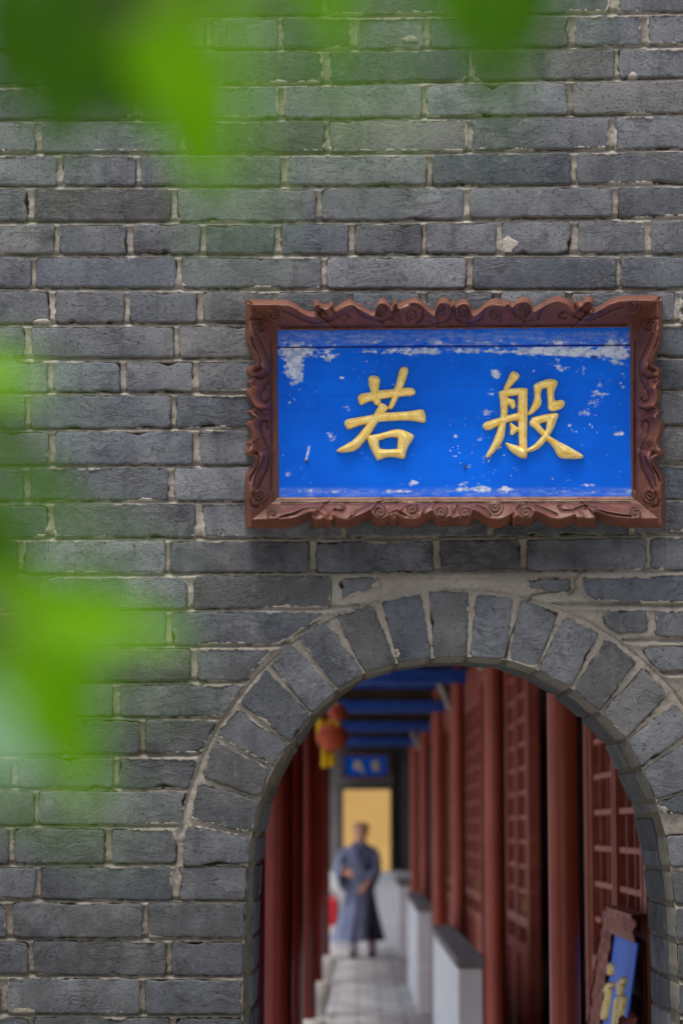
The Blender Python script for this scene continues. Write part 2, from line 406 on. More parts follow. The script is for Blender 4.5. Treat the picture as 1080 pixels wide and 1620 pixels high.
def jambx(y, left=True):
    pts = INTR[:8] if left else INTR[-9:]
    ys = [p[1] for p in pts]; xs = [p[0] for p in pts]
    if ys[0] > ys[-1]: ys = ys[::-1]; xs = xs[::-1]
    return float(np.interp(y, ys, xs))
bricks_px = []        # (polygon in photo pixels, role)
def rough_rect(x0, x1, k, clip=None):
    """outline of a brick between head joint centres x0, x1 in course k"""
    g = 4.9 + random.uniform(-1.2, 1.5); g2 = 4.9 + random.uniform(-1.2, 1.5)
    t = 3.9 + random.uniform(-.8, .8); b = 3.0 + random.uniform(-.8, .8)
    xa, xb = x0 + g, x1 - g2
    pts = []
    n = max(6, int((xb - xa) / 5))
    for i in range(n + 1):
        x = xa + (xb - xa) * i / n; pts.append([x, bed(k, x) + t])
    h = bed(k + 1, xb) - bed(k, xb) - t - b
    for i in range(1, 8): pts.append([xb, bed(k, xb) + t + h * i / 8])
    for i in range(n + 1):
        x = xb + (xa - xb) * i / n; pts.append([x, bed(k + 1, x) - b])
    h = bed(k + 1, xa) - bed(k, xa) - t - b
    for i in range(1, 8): pts.append([xa, bed(k + 1, xa) - b - h * i / 8])
    return pts
for k in range(len(BED) - 1):
    if HJ[k]:
        js = HJ[k]; js = ([js[0] - 228] if js[0] > -150 else []) + js + ([js[-1] + 228] if js[-1] < 1230 else [])
        for a, b in zip(js[:-1], js[1:]):
            if b < -40 or a > 1120: continue
            bricks_px.append((rough_rect(a, b, k), 'wall'))
for k, js in HL.items():
    if js[0] > 0: js = [js[0] - 228] + js
    for a, b in zip(js[:-1], js[1:]):
        if b == 'J':
            y = (bed(k, 380) + bed(k + 1, 380)) / 2; p = rough_rect(a, jambx(y) + 6.5, k)
            bricks_px.append(([[min(q[0], jambx(q[1]) - 1), q[1]] for q in p], 'jamb')); continue
        if b == 'A':
            y = (bed(k, 380) + bed(k + 1, 380)) / 2
            lim = ACX - math.sqrt(max(0, (ARO + 10) ** 2 - (ACY - y) ** 2)); p = rough_rect(a, lim + 40, k)
            q2 = []
            for x, yy in p:
                r = ARO + (4 if k > 19 else 10); l = ACX - math.sqrt(max(1, r * r - (ACY - yy) ** 2))
                if k == 24: l = min(l, 279)
                q2.append([min(x, l), yy])
            q2 = [q for i_, q in enumerate(q2) if math.hypot(q[0] - q2[i_ - 1][0], q[1] - q2[i_ - 1][1]) > 2.5]
            q2 = resample([tuple(q) for q in q2 + [q2[0]]], max(20, len(q2)))[:-1].tolist()
            bricks_px.append((q2, 'wall'))
        else: bricks_px.append((rough_rect(a, b, k), 'wall'))
def dens(pts, step=5):
    out = []
    for i in range(len(pts)):
        a = pts[i]; b = pts[(i + 1) % len(pts)]; L = math.hypot(b[0] - a[0], b[1] - a[1]); n = max(1, int(L / step))
        for j in range(n): out.append([a[0] + (b[0] - a[0]) * j / n, a[1] + (b[1] - a[1]) * j / n])
    return out
for poly in ([(537, 918), (560, 914), (597, 912), (602, 928), (570, 938), (538, 948)], [(832, 919), (858, 915), (903, 916), (901, 936), (870, 936), (838, 930)],
             [(921, 912), (1140, 911), (1140, 955), (960, 953), (935, 950), (920, 940)],
             [(950, 975), (972, 965), (1024, 964), (1024, 999), (980, 1003), (962, 994)], [(1036, 966), (1150, 965), (1150, 1010), (1036, 1006)],
             [(1016, 1028), (1050, 1023), (1150, 1023), (1150, 1060), (1045, 1061), (1028, 1050)]):
    bricks_px.append((dens(poly), 'wall'))
for (y0, y1) in ((1315, 1375), (1375, 1432), (1432, 1489), (1489, 1553), (1553, 1610), (1610, 1668)):
    ym = (y0 + y1) / 2; x0 = jambx(ym, False)
    bricks_px.append((dens([(jambx(y0 + 5, False) + 1, y0 + 5), (1185, y0 + 4), (1185, y1 - 4), (jambx(y1 - 5, False) + 1, y1 - 4)]), 'jamb'))
# ring of arch bricks: joints as (outer point, inner point)
VJ = [((283, 1312), (396, 1366)), ((292, 1297), (398, 1321)), ((313, 1231), (411, 1264)), ((335, 1165), (429, 1214)), ((373, 1113), (458, 1176)),
      ((421, 1050), (491, 1129)), ((461, 1007), (532, 1091)), ((517, 972), (576, 1065)), ((595, 950), (628, 1049)), ((672, 932), (684, 1041)),
      ((748, 934), (741, 1039)), ((818, 940), (802, 1044)), ((890, 968), (850, 1060)), ((955, 1005), (905, 1090)), ((1014, 1048), (950, 1128)),
      ((1065, 1103), (991, 1170)), ((1105, 1158), (1015, 1217)), ((1142, 1236), (1038, 1267)), ((1150, 1292), (1046, 1289))]
vous = []
VJJ = [((284, 1374), (394, 1368))] + VJ[1:]
for i in range(len(VJJ) - 1):
    (oa, ia), (ob, ib) = VJJ[i], VJJ[i + 1]
    oa, ia, ob, ib = map(np.array, (oa, ia, ob, ib)); oa = oa.astype(float); ob = ob.astype(float); ia = ia.astype(float); ib = ib.astype(float)
    to = (ob - oa) / np.linalg.norm(ob - oa); ti = (ib - ia) / np.linalg.norm(ib - ia)
    crown = 1 if 6 <= i <= 15 else 0
    go1, go2 = (random.uniform(4.5, 8), random.uniform(5.5, 9.5)) if crown else (random.uniform(3, 5), random.uniform(4, 6.5))
    gi1, gi2 = random.uniform(1.8, 3), random.uniform(1.8, 3.2)
    a, b = oa + to * go1, ob - to * go2; c, d = ib - ti * gi2, ia + ti * gi1
    # pull the outer end in, leave the inner end flush with the opening
    a = a + (d - a) * random.uniform(.02, .07); b = b + (c - b) * random.uniform(.02, .07)
    vous.append((dens([tuple(a), tuple(b), tuple(c), tuple(d)], 5), (tuple(ia + ti * gi1), tuple(ib - ti * gi2), tuple(a), tuple(b))))

def rough_outline(pts, amp=1.1, seed=0, hold=None):
    """jitter a dense outline with smooth noise, round its corners, chip it here and there"""
    p = np.array(pts, float); n = len(p)
    c = p.mean(0)
    q = p.copy()
    for _ in range(1): q = (np.roll(q, 1, 0) + q * 2 + np.roll(q, -1, 0)) / 4
    d = q - c; d[:, 0] *= .35; d /= (np.linalg.norm(d, axis=1)[:, None] + 1e-9)
    t = np.arange(n)
    nz = np.array([fbm(np.array([x * 1.0]), np.array([y * 1.0]), 14, seed, 3)[0] for x, y in q]) - .5
    am = nz * amp * 4.2
    for _ in range(random.choice([0, 1, 1, 2, 3])):
        s = random.randrange(n); wdt = random.randint(1, 4); dep = random.uniform(2, 6)
        for j in range(-wdt, wdt + 1): am[(s + j) % n] -= dep * (1 - abs(j) / (wdt + 1))
    q += d * am[:, None]
    return q
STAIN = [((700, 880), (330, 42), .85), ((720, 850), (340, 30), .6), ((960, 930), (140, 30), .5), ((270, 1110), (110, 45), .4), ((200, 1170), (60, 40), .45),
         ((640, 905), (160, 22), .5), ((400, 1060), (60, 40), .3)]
def stain_shade_at(X, Y):
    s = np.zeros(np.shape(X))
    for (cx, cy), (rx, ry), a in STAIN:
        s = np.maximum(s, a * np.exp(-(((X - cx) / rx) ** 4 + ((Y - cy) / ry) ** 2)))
    foot_shade = np.clip((np.asarray(Y, float) - 850) / 650, 0, 1) * .62      # damp grime plus painted light falloff towards the foot of the wall
    return np.clip(s + foot_shade, 0, 1)
def brick_obj(name, poly, depth, seed, face=None, amp=1.1, parent=wall, yback=None):
    """one brick: rounded rough front face, straight sides going into the wall"""
    q = rough_outline(poly, amp, seed)
    n = len(q)
    y0 = random.uniform(-.0025, .0015) if face is None else face
    tx = random.uniform(-.006, .006); tz = random.uniform(-.02, .02)
    W = Pa(q[:, 0], q[:, 1], 0.0); c = W.mean(0)
    rings = []
    def ring(shrink_m, yy):
        d = W - c; L = np.linalg.norm(d[:, [0, 2]], axis=1)[:, None]
        # inward move along the outline normal
        t = np.roll(W, -1, 0) - np.roll(W, 1, 0); nn = np.stack([-t[:, 2], 0 * t[:, 0], t[:, 0]], -1); nn /= np.linalg.norm(nn, axis=1)[:, None] + 1e-9
        if (nn * d).sum() < 0: nn = -nn
        r = W - nn * shrink_m
        r = r.copy(); r[:, 1] = yy + (r[:, 0] - c[0]) * tx + (r[:, 2] - c[2]) * tz
        return r
    rs = [(0.0, depth), (0.0, y0 + .006), (.0007, y0 + .0024), (.0020, y0 + .0005), (.0050, y0)]
    V = []; E = []
    for s_, yy in rs:
        r = ring(s_, yy); 
        if yy == depth: r[:, 1] = depth
        V.append(r)
    Vv = np.concatenate(V); Fc = []
    for k in range(len(rs) - 1):
        for i in range(n):
            j = (i + 1) % n; Fc.append((k * n + i, k * n + j, (k + 1) * n + j, (k + 1) * n + i))
    Fc.append(tuple((len(rs) - 1) * n + i for i in range(n)))
    o = mesh(name, Vv, Fc, M['brick'], None, True, origin=(c[0], 0, c[2]))
    bm = bmesh.new(); bm.from_mesh(o.data)
    big = [f for f in bm.faces if len(f.verts) > 4]
    bmesh.ops.recalc_face_normals(bm, faces=bm.faces)
    bmesh.ops.triangulate(bm, faces=big); bm.to_mesh(o.data); bm.free()
    px = np.concatenate([q] * len(rs)); st = stain_shade_at(px[:, 0], px[:, 1])
    at = o.data.attributes.new('stain_shade', 'FLOAT', 'POINT'); at.data.foreach_set('value', st.astype(np.float32))
    ed = np.concatenate([np.full(n, v) for v in (1.0, .95, .72, .62, .30)])
    at = o.data.attributes.new('edge', 'FLOAT', 'POINT'); at.data.foreach_set('value', ed.astype(np.float32))
    return adopt(o, parent)
sd = 100
for poly, role in bricks_px:
    sd += 3; brick_obj('brick', poly, .19 if role == 'jamb' else .06, sd)
for poly, _ in vous:
    sd += 3; brick_obj('arch_brick', poly, .20, sd, amp=.8)
# back half of the wall's thickness at the opening: a second skin of bricks behind the first
T = 0.58
def backpt(x, y):
    """pixel of the opening's outline on the rear face -> shift of the rear skin, kept in front-plane pixels"""
    dx = (-10 if False else 0)
    if x < 565: dx = 9 * min(1, (565 - x) / 170)
    dy = -10 * max(0, min(1, (1310 - y) / 260))
    return x + dx, y + dy
def skin_brick(a_in, b_in, a_out, b_out, y0, y1, seed):
    rnd = random.Random(seed); V = []
    for yy in (y0, y1):
        for p in (a_in, b_in, b_out, a_out):
            w0 = P(p[0], p[1], 0.0); V.append((w0[0] + rnd.uniform(-.002, .002), yy, w0[2] + rnd.uniform(-.002, .002)))
    c = np.mean(V, 0)
    bm = bmesh.new(); vs = [bm.verts.new(Vector(v) - Vector(c)) for v in V]
    for f in ((0, 1, 2, 3), (7, 6, 5, 4), (0, 4, 5, 1), (1, 5, 6, 2), (2, 6, 7, 3), (3, 7, 4, 0)): bm.faces.new([vs[i] for i in f])
    bmesh.ops.recalc_face_normals(bm, faces=bm.faces)
    bmesh.ops.bevel(bm, geom=bm.edges[:], offset=.004, segments=2, affect='EDGES')
    me = bpy.data.meshes.new('reveal_brick'); bm.to_mesh(me); bm.free(); me.materials.append(M['brick'])
    at = me.attributes.new('edge', 'FLOAT', 'POINT'); at.data.foreach_set('value', [.2] * len(me.vertices))
    at = me.attributes.new('stain_shade', 'FLOAT', 'POINT'); at.data.foreach_set('value', [.25] * len(me.vertices))
    o = bpy.data.objects.new('reveal_brick', me); o.location = c; link(o); adopt(o, wall)
sk = []
for _, (ia, ib, oa, ob) in vous: sk.append((backpt(*ia), backpt(*ib), backpt(*oa), backpt(*ob)))
def jrows(left):
    ys = [1368, 1428, 1488, 1548, 1607, 1668] if left else [1292, 1345, 1378, 1432, 1489, 1553, 1610, 1668]
    # continue to the ground
    while ys[-1] < 2420: ys.append(ys[-1] + 62)
    out = []
    for a, b in zip(ys[:-1], ys[1:]):
        xa, xb = jambx(a, left), jambx(b, left); s = -1 if left else 1
        out.append(((xa, a + 2), (xb, b - 2), (xa + s * 110, a + 2), (xb + s * 110, b - 2)))
    return out
for L in (True, False):
    for (ia, ib, oa, ob) in jrows(L):
        if ia[1] > 1660: continue
        sk.append((backpt(*ia), backpt(*ib), backpt(*oa), backpt(*ob)))
for i, (ia, ib, oa, ob) in enumerate(sk): skin_brick(ia, ib, oa, ob, .212, T - .002, i)
# rows of the jamb and wall below / beside the frame of the photograph, joined
ext = MB()
def ext_brick(x0, x1, z0, z1, y0=0.0, y1=.06): ext.box(x0, x1, y0 + random.uniform(-.002, .002), y1, z0, z1)
zb = P(540, 1667)[2]; pitch = .0905
XL, XR = P(384, 1667)[0], P(1076, 1667)[0]
k = 0; z = zb
while z > 0.01:
    z0 = max(0, z - pitch); off = .18 if k % 2 else 0
    x = -3.0 - off
    while x < 3.4:
        a, b = x, x + .36
        for lo, hi in ((-3.0, XL), (XR, 3.4)):
            p, q = max(a, lo), min(b, hi)
            if q - p > .03: ext_brick(p + .006, q - (.006 if q < hi - 1e-6 else 0), z0 + .005, z - .005, 0, .19 if (abs(q - XL) < .01 or abs(p - XR) < .01) else .06)
        x += .36
    ext_brick(XL - .18, XL + .012, z0 + .004, z - .004, .212, T - .002); ext_brick(XR, XR + .18, z0 + .004, z - .004, .212, T - .002)
    z = z0; k += 1
for k in range(len(BED) - 1):        # left and right of the frame
    zl1, zl0 = P(-150, bed(k, 0))[2], P(-150, bed(k + 1, 0))[2]; zr1, zr0 = P(1200, bed(k, 1080))[2], P(1200, bed(k + 1, 1080))[2]
    if HJ[k]:
        js = HJ[k]; fl = [j for j in ([js[0] - 228] if js[0] > -150 else []) + js if j < -40 or True]
        j0 = ([js[0] - 228] if js[0] > -150 else []) + js + ([js[-1] + 228] if js[-1] < 1230 else [])
        segs = [(a, b) for a, b in zip(j0[:-1], j0[1:]) if not (b < -40 or a > 1120)]
        xl = P(segs[0][0], 300)[0]; xr = P(segs[-1][1], 300)[0]
    else:
        js = HL.get(k, [0]); f = js[0]; f = f - 228 if (f != 'A' and f > 0) else f; xl = P(f, 1300)[0]; xr = P(1150 if 1 else 0, 1000)[0] + .0
        if k >= 17: xr = P({17: 1140, 18: 1150, 19: 1150}.get(k, 1185), 1200)[0]
        if k in (20, 21, 22): xr = P(1185, 1200)[0]
    x = xl
    while x > -3.0:
        a = max(-3.0, x - .36); ext_brick(a + .006, x - .006, zl0 + .006, zl1 - .006); x = a
        if a <= -3.0: break
    x = xr
    while x < 3.4:
        b = min(3.4, x + .36); ext_brick(x + .006, b - .006, zr0 + .006, zr1 - .006); x = b
ztop = P(540, -30)[2]; z = ztop; k = 0
while z < 4.6:
    x = -3.0 - (.18 if k % 2 else 0)
    while x < 3.4:
        a, b = max(x, -3), min(3.4, x + .36)
        if b - a > .03: ext_brick(a + .006, b - .006, z + .005, z + pitch - .005)
        x += .36
    z += pitch; k += 1
e = ext.build('outlying_bricks', M['brick'], wall); e['kind'] = 'stuff'
zz_ = np.array([v.co.z for v in e.data.vertices]); yy_ = np.array([v.co.y for v in e.data.vertices])
at = e.data.attributes.new('stain_shade', 'FLOAT', 'POINT'); at.data.foreach_set('value', (np.clip((1310 - (zz_ - 1.6) / .00157 - 850) / 650, 0, 1) * .62).astype(np.float32))  # same grime and painted light falloff carried on to these bricks
at = e.data.attributes.new('edge', 'FLOAT', 'POINT'); at.data.foreach_set('value', np.full(len(zz_), .42, np.float32))

# mortar bed: a real relief surface, recessed between bricks, smeared over some edges
STEP = 2.3
gx = np.arange(-60, 1150 + STEP, STEP); gy = np.arange(-40, 1675 + STEP, STEP)
GX, GY = np.meshgrid(gx, gy)          # rows = y
dist_in = np.full(GX.shape, -30.0)    # positive inside a brick
allpoly = [p for p, _ in bricks_px] + [p for p, _ in vous]
for poly in allpoly:
    p = np.array(poly)[::1]; x0, y0 = p.min(0) - 14; x1, y1 = p.max(0) + 14
    ix = np.where((gx >= x0) & (gx <= x1))[0]; iy = np.where((gy >= y0) & (gy <= y1))[0]
    if len(ix) == 0 or len(iy) == 0: continue
    s = np.s_[iy[0]:iy[-1] + 1, ix[0]:ix[-1] + 1]; X, Y = GX[s], GY[s]
    pp = [tuple(a) for a in p[::2]] if len(p) > 24 else [tuple(a) for a in p]
    d = seg_dist(X, Y, pp, True); d = np.where(inside(X, Y, pp), d, -d)
    dist_in[s] = np.maximum(dist_in[s], d)
n1 = fbm(GX, GY, 46, 11, 4); n2 = fbm(GX, GY, 11, 31, 3); n3 = fbm(GX, GY * 2.5, 120, 51, 3)
rec = .0082 - .006 * (n1 - .35) - .007 * (n2 - .5)                      # metres behind the brick faces
rad = np.hypot(GX - ACX, GY - ACY); nearring = np.exp(-((rad - 440) / 60) ** 2) * (GY < 1330)
rec -= .0030 * nearring
# smears reach over the brick margins where the noise is high
smear = np.clip((n3 * .6 + n1 * .4 - .50) * 9, 0, 1)
n4 = fbm(GX, GY, 5.5, 401, 3); reach = .2 + 3.0 * smear + 4 * (n2 - .5) + 7 * (n4 - .5) + .8 * nearring
over = np.clip((dist_in - reach) / 3.0, 0, 1)
depth = np.where(dist_in > 0, rec * .0 + (-.0008 - .0014 * smear + .003 * (n4 - .5)) * (1 - over) + .03 * over + .004 * (n2 - .35) * (smear < .1) + .006 * (1 - np.clip(smear + nearring, 0, 1)), rec)
# struck joints: deepest under the upper brick, flush with the top of the lower one
bd = np.stack([np.where(GX < 540, a_ + (b_ - a_) * GX / 540, b_ + (c_ - b_) * (GX - 540) / 540) for a_, b_, c_ in BED], 0)
k_ = np.abs(GY[None] - bd).argmin(0); dy_ = GY - np.take_along_axis(bd, k_[None], 0)[0]
vert = np.clip(1 - np.abs(dy_) / 7, 0, 1) ** .4 * (np.abs(dy_) < 7)
outring = (rad > 446) | (GY > 1380)
depth += np.where((dist_in <= 0) & outring & (np.abs(dy_) < 7), .0165 * (np.clip(-dy_ / 4.5, -1, 1) * .5 + .1), 0)
# tooled line in the ring mortar (outline of the arch) and the long shadow cracks
for dl, wd, dp in (((441), 1.8, .006),):
    depth += dp * np.exp(-((rad - dl - 4 * (n1 - .5)) / wd) ** 2) * (GY < 1320) * ((GX < 600) | (GX > 700))
for (cx0, cy0, rx0, ry0) in ((803, 388, 15, 14), (441, 165, 6, 20), (648, 62, 14, 6), (38, 1602, 20, 8), (92, 372, 7, 9), (66, 510, 14, 6), (1000, 120, 7, 6), (628, 1035, 6, 10), (790, 905, 60, 6), (650, 925, 60, 8), (1010, 1290, 60, 18)):
    pm = ((GX - cx0) / rx0) ** 2 + ((GY - cy0) / ry0) ** 2 + 1.6 * (n2 - .5) < 1
    depth = np.where(pm & (dist_in > 0), -.0030 - .002 * (n2 - .5), depth)
crk = [(880, 915), (866, 922), (870, 935), (842, 941), (836, 950), (826, 962), (818, 985), (806, 1010), (800, 1042)]
depth += .012 * np.exp(-(seg_dist(GX, GY, crk) / 1.8) ** 2)
depth += .010 * np.exp(-(seg_dist(GX, GY, [(918, 905), (908, 918), (911, 930), (900, 940)]) / 1.8) ** 2)
ip = [(384, 1800)] + INTR + [(1076, 1800)]
din = seg_dist(GX, GY, ip); ins = inside(GX, GY, ip)
# snap grid points near the opening's edge on to it
ipn = np.array(ip, float)
SX, SY = GX.copy(), GY.copy()
near = (din < STEP * .75)
for r_, c_ in zip(*np.where(near)):
    x, y = GX[r_, c_], GY[r_, c_]; best = 1e9
    for (xa, ya), (xb, yb) in zip(ip[:-1], ip[1:]):
        L = (xb - xa) ** 2 + (yb - ya) ** 2; t = max(0, min(1, ((x - xa) * (xb - xa) + (y - ya) * (yb - ya)) / L)); qx, qy = xa + t * (xb - xa), ya + t * (yb - ya)
        d_ = (x - qx) ** 2 + (y - qy) ** 2
        if d_ < best: best = d_; bx, by = qx, qy
    SX[r_, c_], SY[r_, c_] = bx, by
solid = (~ins) | near
m = solid[:-1, :-1] & solid[1:, :-1] & solid[1:, 1:] & solid[:-1, 1:]
V = Pa(SX, SY, depth); W0 = Pa(SX, SY, 0.0); V[..., 0] = W0[..., 0]; V[..., 2] = W0[..., 2]
o, used = gridmesh('mortar', V, m, M['mortar'], None, True, flip=False)
st = stain_shade_at(SX, SY).ravel()[used]
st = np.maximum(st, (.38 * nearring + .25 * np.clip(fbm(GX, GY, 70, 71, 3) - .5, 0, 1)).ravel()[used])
at = o.data.attributes.new('stain_shade', 'FLOAT', 'POINT'); at.data.foreach_set('value', st.astype(np.float32))
o['kind'] = 'stuff'; adopt(o, wall)
# core of the wall: mortar outside the frame, the soffit, the rear face and the ends
core = MB()
zt, zbm = P(540, -38)[2], P(540, 1672)[2]; xl_, xr_ = P(-58, 800)[0], P(1146, 800)[0]
core.box(-3, 3.4, .008, .05, zt, 4.6); core.box(-3, xl_, .008, .05, 0, zt); core.box(xr_, 3.4, .008, .05, 0, zt)
core.box(xl_, XL - .004, .008, .05, 0, zbm); core.box(XR + .004, xr_, .008, .05, 0, zbm)
core.build('outer_mortar', M['mortar'], wall)
prof = [P(a, b + 0)[0::2] for a, b in INTR]; prof = [(prof[0][0], 0.0)] + prof + [(prof[-1][0], 0.0)]
prof = [(x, z) for x, z in prof]
cx_, cz_ = P(ACX, ACY)[0::2]
def offs(x, z, d):
    v = Vector((x - cx_, max(0, z - cz_))); v.normalize() if v.length > 1e-6 else None
    if z < cz_: v = Vector((-1 if x < cx_ else 1, 0))
    return (x + v.x * d, z + v.y * d)
sv, sf = [], []
for (x, z) in prof:
    a = offs(x, z, .005); b = offs(x, z, .007)
    bx = a[0] + (.014 if x < 0 else 0); bz = a[1] + (.012 if z > 1.8 else 0)
    sv += [(a[0], .012, a[1]), (a[0], .205, a[1]), (bx, .215, bz), (bx, T, bz)]
for i in range(len(prof) - 1):
    for j in range(3): sf.append((i * 4 + j, i * 4 + j + 1, (i + 1) * 4 + j + 1, (i + 1) * 4 + j))
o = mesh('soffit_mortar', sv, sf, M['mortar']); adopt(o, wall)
at = o.data.attributes.new('stain_shade', 'FLOAT', 'POINT'); at.data.foreach_set('value', [.9] * len(sv))
# rear face (slab with the arch cut out) and solid filling
bv = []; n = len(prof)
outer = [(-3, 0), (-3, 4.6), (3.4, 4.6), (3.4, 0)]
bk = MB()
def wallslab(y):
    vs = []; fs = []
    pr = [(sv[i * 4 + 3][0], sv[i * 4 + 3][2]) for i in range(n)]
    for (x, z) in pr:
        vs.append((x, y, z))
    for (x, z) in pr:
        if z < cz_: q = (-3 if x < cx_ else 3.4, z)
        else:
            q = (-3 + 6.4 * (x - pr[0][0]) / (pr[-1][0] - pr[0][0]), 4.6)
        vs.append((q[0], y, q[1]))
    for i in range(n - 1): fs.append((i, i + 1, n + i + 1, n + i))
    return vs, fs
for y in (.055, T):
    v_, f_ = wallslab(y)
    if y == .055: continue
    bk.add(v_, f_)
bk.box(-3.0, -2.99, .05, T, 0, 4.6); bk.box(3.39, 3.4, .05, T, 0, 4.6); bk.box(-3, 3.4, .05, T, 4.59, 4.6)
bk.build('rear_face', M['mortar'], wall)

# ================================================================ relief mesh of carved / gilded characters
def relief_char(name, strokes, base, H, Wd, mat, plane, step=1.0, parent=None, grow=0.0):
    """strokes: polygons in pixels; plane(px, py, h) -> world array; one pillowed mesh"""
    S = [smooth_poly(s, 2) for s in strokes]
    A = np.array([p for s in S for p in s]); x0, y0 = A.min(0) - 3 * step; x1, y1 = A.max(0) + 3 * step
    X, Y = np.meshgrid(np.arange(x0, x1, step), np.arange(y0, y1, step))
    sdf = np.full(X.shape, -1e9); hh = np.zeros(X.shape)
    for s in S:
        d = seg_dist(X, Y, s, True); d = np.where(inside(X, Y, s), d, -d) + grow; sdf = np.maximum(sdf, d)
        t = np.clip(d / Wd, 0, 1); hh = np.maximum(hh, .34 * np.sqrt(1 - (1 - np.clip(d / (Wd * .18), 0, 1)) ** 2) * (d > 0) + .66 * t)
    gyy, gxx = np.gradient(sdf, step)
    gn = np.hypot(gxx, gyy) + 1e-6
    near = (sdf < 0) & (sdf > -step * 1.1)
    XX = np.where(near, X - sdf * gxx / gn, X); YY = np.where(near, Y - sdf * gyy / gn, Y)
    ok = sdf > -step * 1.1
    m = ok[:-1, :-1] & ok[1:, :-1] & ok[1:, 1:] & ok[:-1, 1:] 
    inn = (sdf > 0); m &= (inn[:-1, :-1] | inn[1:, :-1] | inn[1:, 1:] | inn[:-1, 1:])
    hh = np.where(sdf <= 0, -.1, hh)
    V = plane(XX, YY, base + H * hh)
    o, _ = gridmesh(name, V, m, mat, None, True)
    if parent: adopt(o, parent)
    return o
def zp(pts, s, ox, oy): return [(x / s + ox, y / s + oy) for x, y in pts]
RUO = [zp(p, 6.353, 520, 570) for p in (
    [(397, 155), (515, 170), (500, 260), (490, 320), (515, 380), (518, 440), (470, 455), (440, 400), (430, 330), (410, 260)],
    [(285, 350), (420, 330), (500, 310), (640, 300), (720, 290), (855, 278), (868, 350), (760, 355), (700, 365), (620, 370), (500, 390), (400, 410), (330, 445), (310, 440)],
    [(725, 68), (805, 80), (765, 200), (740, 280), (715, 330), (690, 380), (640, 480), (610, 490), (600, 475), (630, 400), (655, 340), (650, 300), (680, 250), (700, 150)],
    [(148, 605), (300, 580), (420, 560), (540, 535), (700, 530), (850, 515), (940, 495), (965, 540), (972, 620), (940, 625), (830, 598), (700, 600), (500, 610), (400, 635), (300, 650), (210, 690), (180, 690)],
    [(530, 428), (600, 480), (560, 520), (510, 590), (460, 660), (400, 760), (340, 830), (290, 890), (220, 920), (100, 922), (75, 908), (180, 850), (260, 800), (330, 720), (400, 630), (450, 560), (500, 470)],
    [(385, 765), (440, 755), (500, 800), (495, 870), (520, 910), (510, 1000), (485, 1003), (430, 900), (400, 830)],
    [(385, 765), (520, 745), (650, 703), (720, 700), (800, 730), (862, 765), (820, 800), (690, 770), (600, 765), (500, 805), (440, 800)],
    [(700, 710), (740, 705), (862, 765), (800, 850), (770, 920), (760, 992), (720, 980), (690, 900), (700, 790)],
    [(470, 890), (560, 905), (680, 900), (740, 890), (762, 994), (650, 965), (570, 970), (498, 1003)])]
BAN = [zp(p, 6.0, 750, 570) for p in (
    [(355, 95), (437, 145), (380, 210), (300, 290), (272, 275), (320, 180)],
    [(230, 296), (300, 300), (312, 380), (312, 470), (302, 550), (287, 650), (280, 740), (230, 820), (160, 900), (113, 928), (106, 910), (160, 820), (210, 700), (240, 600), (255, 500), (248, 400), (235, 330)],
    [(230, 300), (330, 275), (480, 265), (502, 280), (500, 335), (410, 325), (310, 345), (250, 335)],
    [(418, 275), (500, 270), (497, 500), (492, 800), (499, 932), (440, 915), (425, 800), (413, 500)],
    [(283, 780), (340, 800), (400, 815), (430, 830), (490, 850), (499, 932), (440, 925), (350, 870)],
    [(63, 605), (200, 560), (310, 530), (440, 497), (440, 562), (330, 578), (230, 612), (115, 677)],
    [(295, 345), (330, 372), (378, 378), (387, 440), (360, 468), (335, 420), (308, 410)],
    [(333, 588), (375, 620), (418, 650), (395, 680), (355, 712), (338, 700), (345, 650)],
    [(560, 235), (620, 225), (640, 260), (620, 330), (632, 390), (625, 430), (570, 490), (518, 523), (508, 508), (550, 430), (575, 350), (568, 280)],
    [(558, 235), (640, 200), (720, 178), (797, 203), (760, 270), (700, 255), (640, 268), (590, 275)],
    [(700, 200), (797, 203), (750, 300), (750, 360), (765, 400), (720, 482), (698, 460), (700, 380), (688, 300)],
    [(705, 400), (755, 390), (853, 380), (852, 440), (790, 472), (730, 484), (698, 455)],
    [(528, 565), (560, 545), (700, 515), (797, 503), (785, 565), (700, 578), (620, 592), (600, 640)],
    [(700, 525), (797, 503), (760, 620), (700, 730), (640, 810), (560, 862), (497, 872), (492, 852), (560, 815), (620, 750), (680, 680), (688, 590)],
    [(528, 568), (600, 595), (640, 650), (700, 720), (800, 780), (900, 830), (1010, 895), (1034, 920), (1000, 932), (820, 932), (780, 890), (755, 830), (700, 770), (620, 695), (560, 635), (523, 612)])]
BY = -.040     # board face
plaq = empty('name_board', (P(720, 830, 0)[0], -.05, P(720, 830, 0)[2]), 'large blue name board with gold characters in a carved frame above the arch', 'sign')
front = lambda X, Y, h: np.stack([Pa(X, Y, BY)[..., 0], BY - h, Pa(X, Y, BY)[..., 2]], -1)
relief_char('gilded_character', RUO, .0005, .026, 12, M['gold'], front, .9, plaq, 1.3)['label'] = 'gold character with a grass top over a square mouth'
relief_char('gilded_character', BAN, .0005, .025, 11, M['gold'], front, .9, plaq, 1.1)['label'] = 'gold character of a boat beside a hand holding a club'
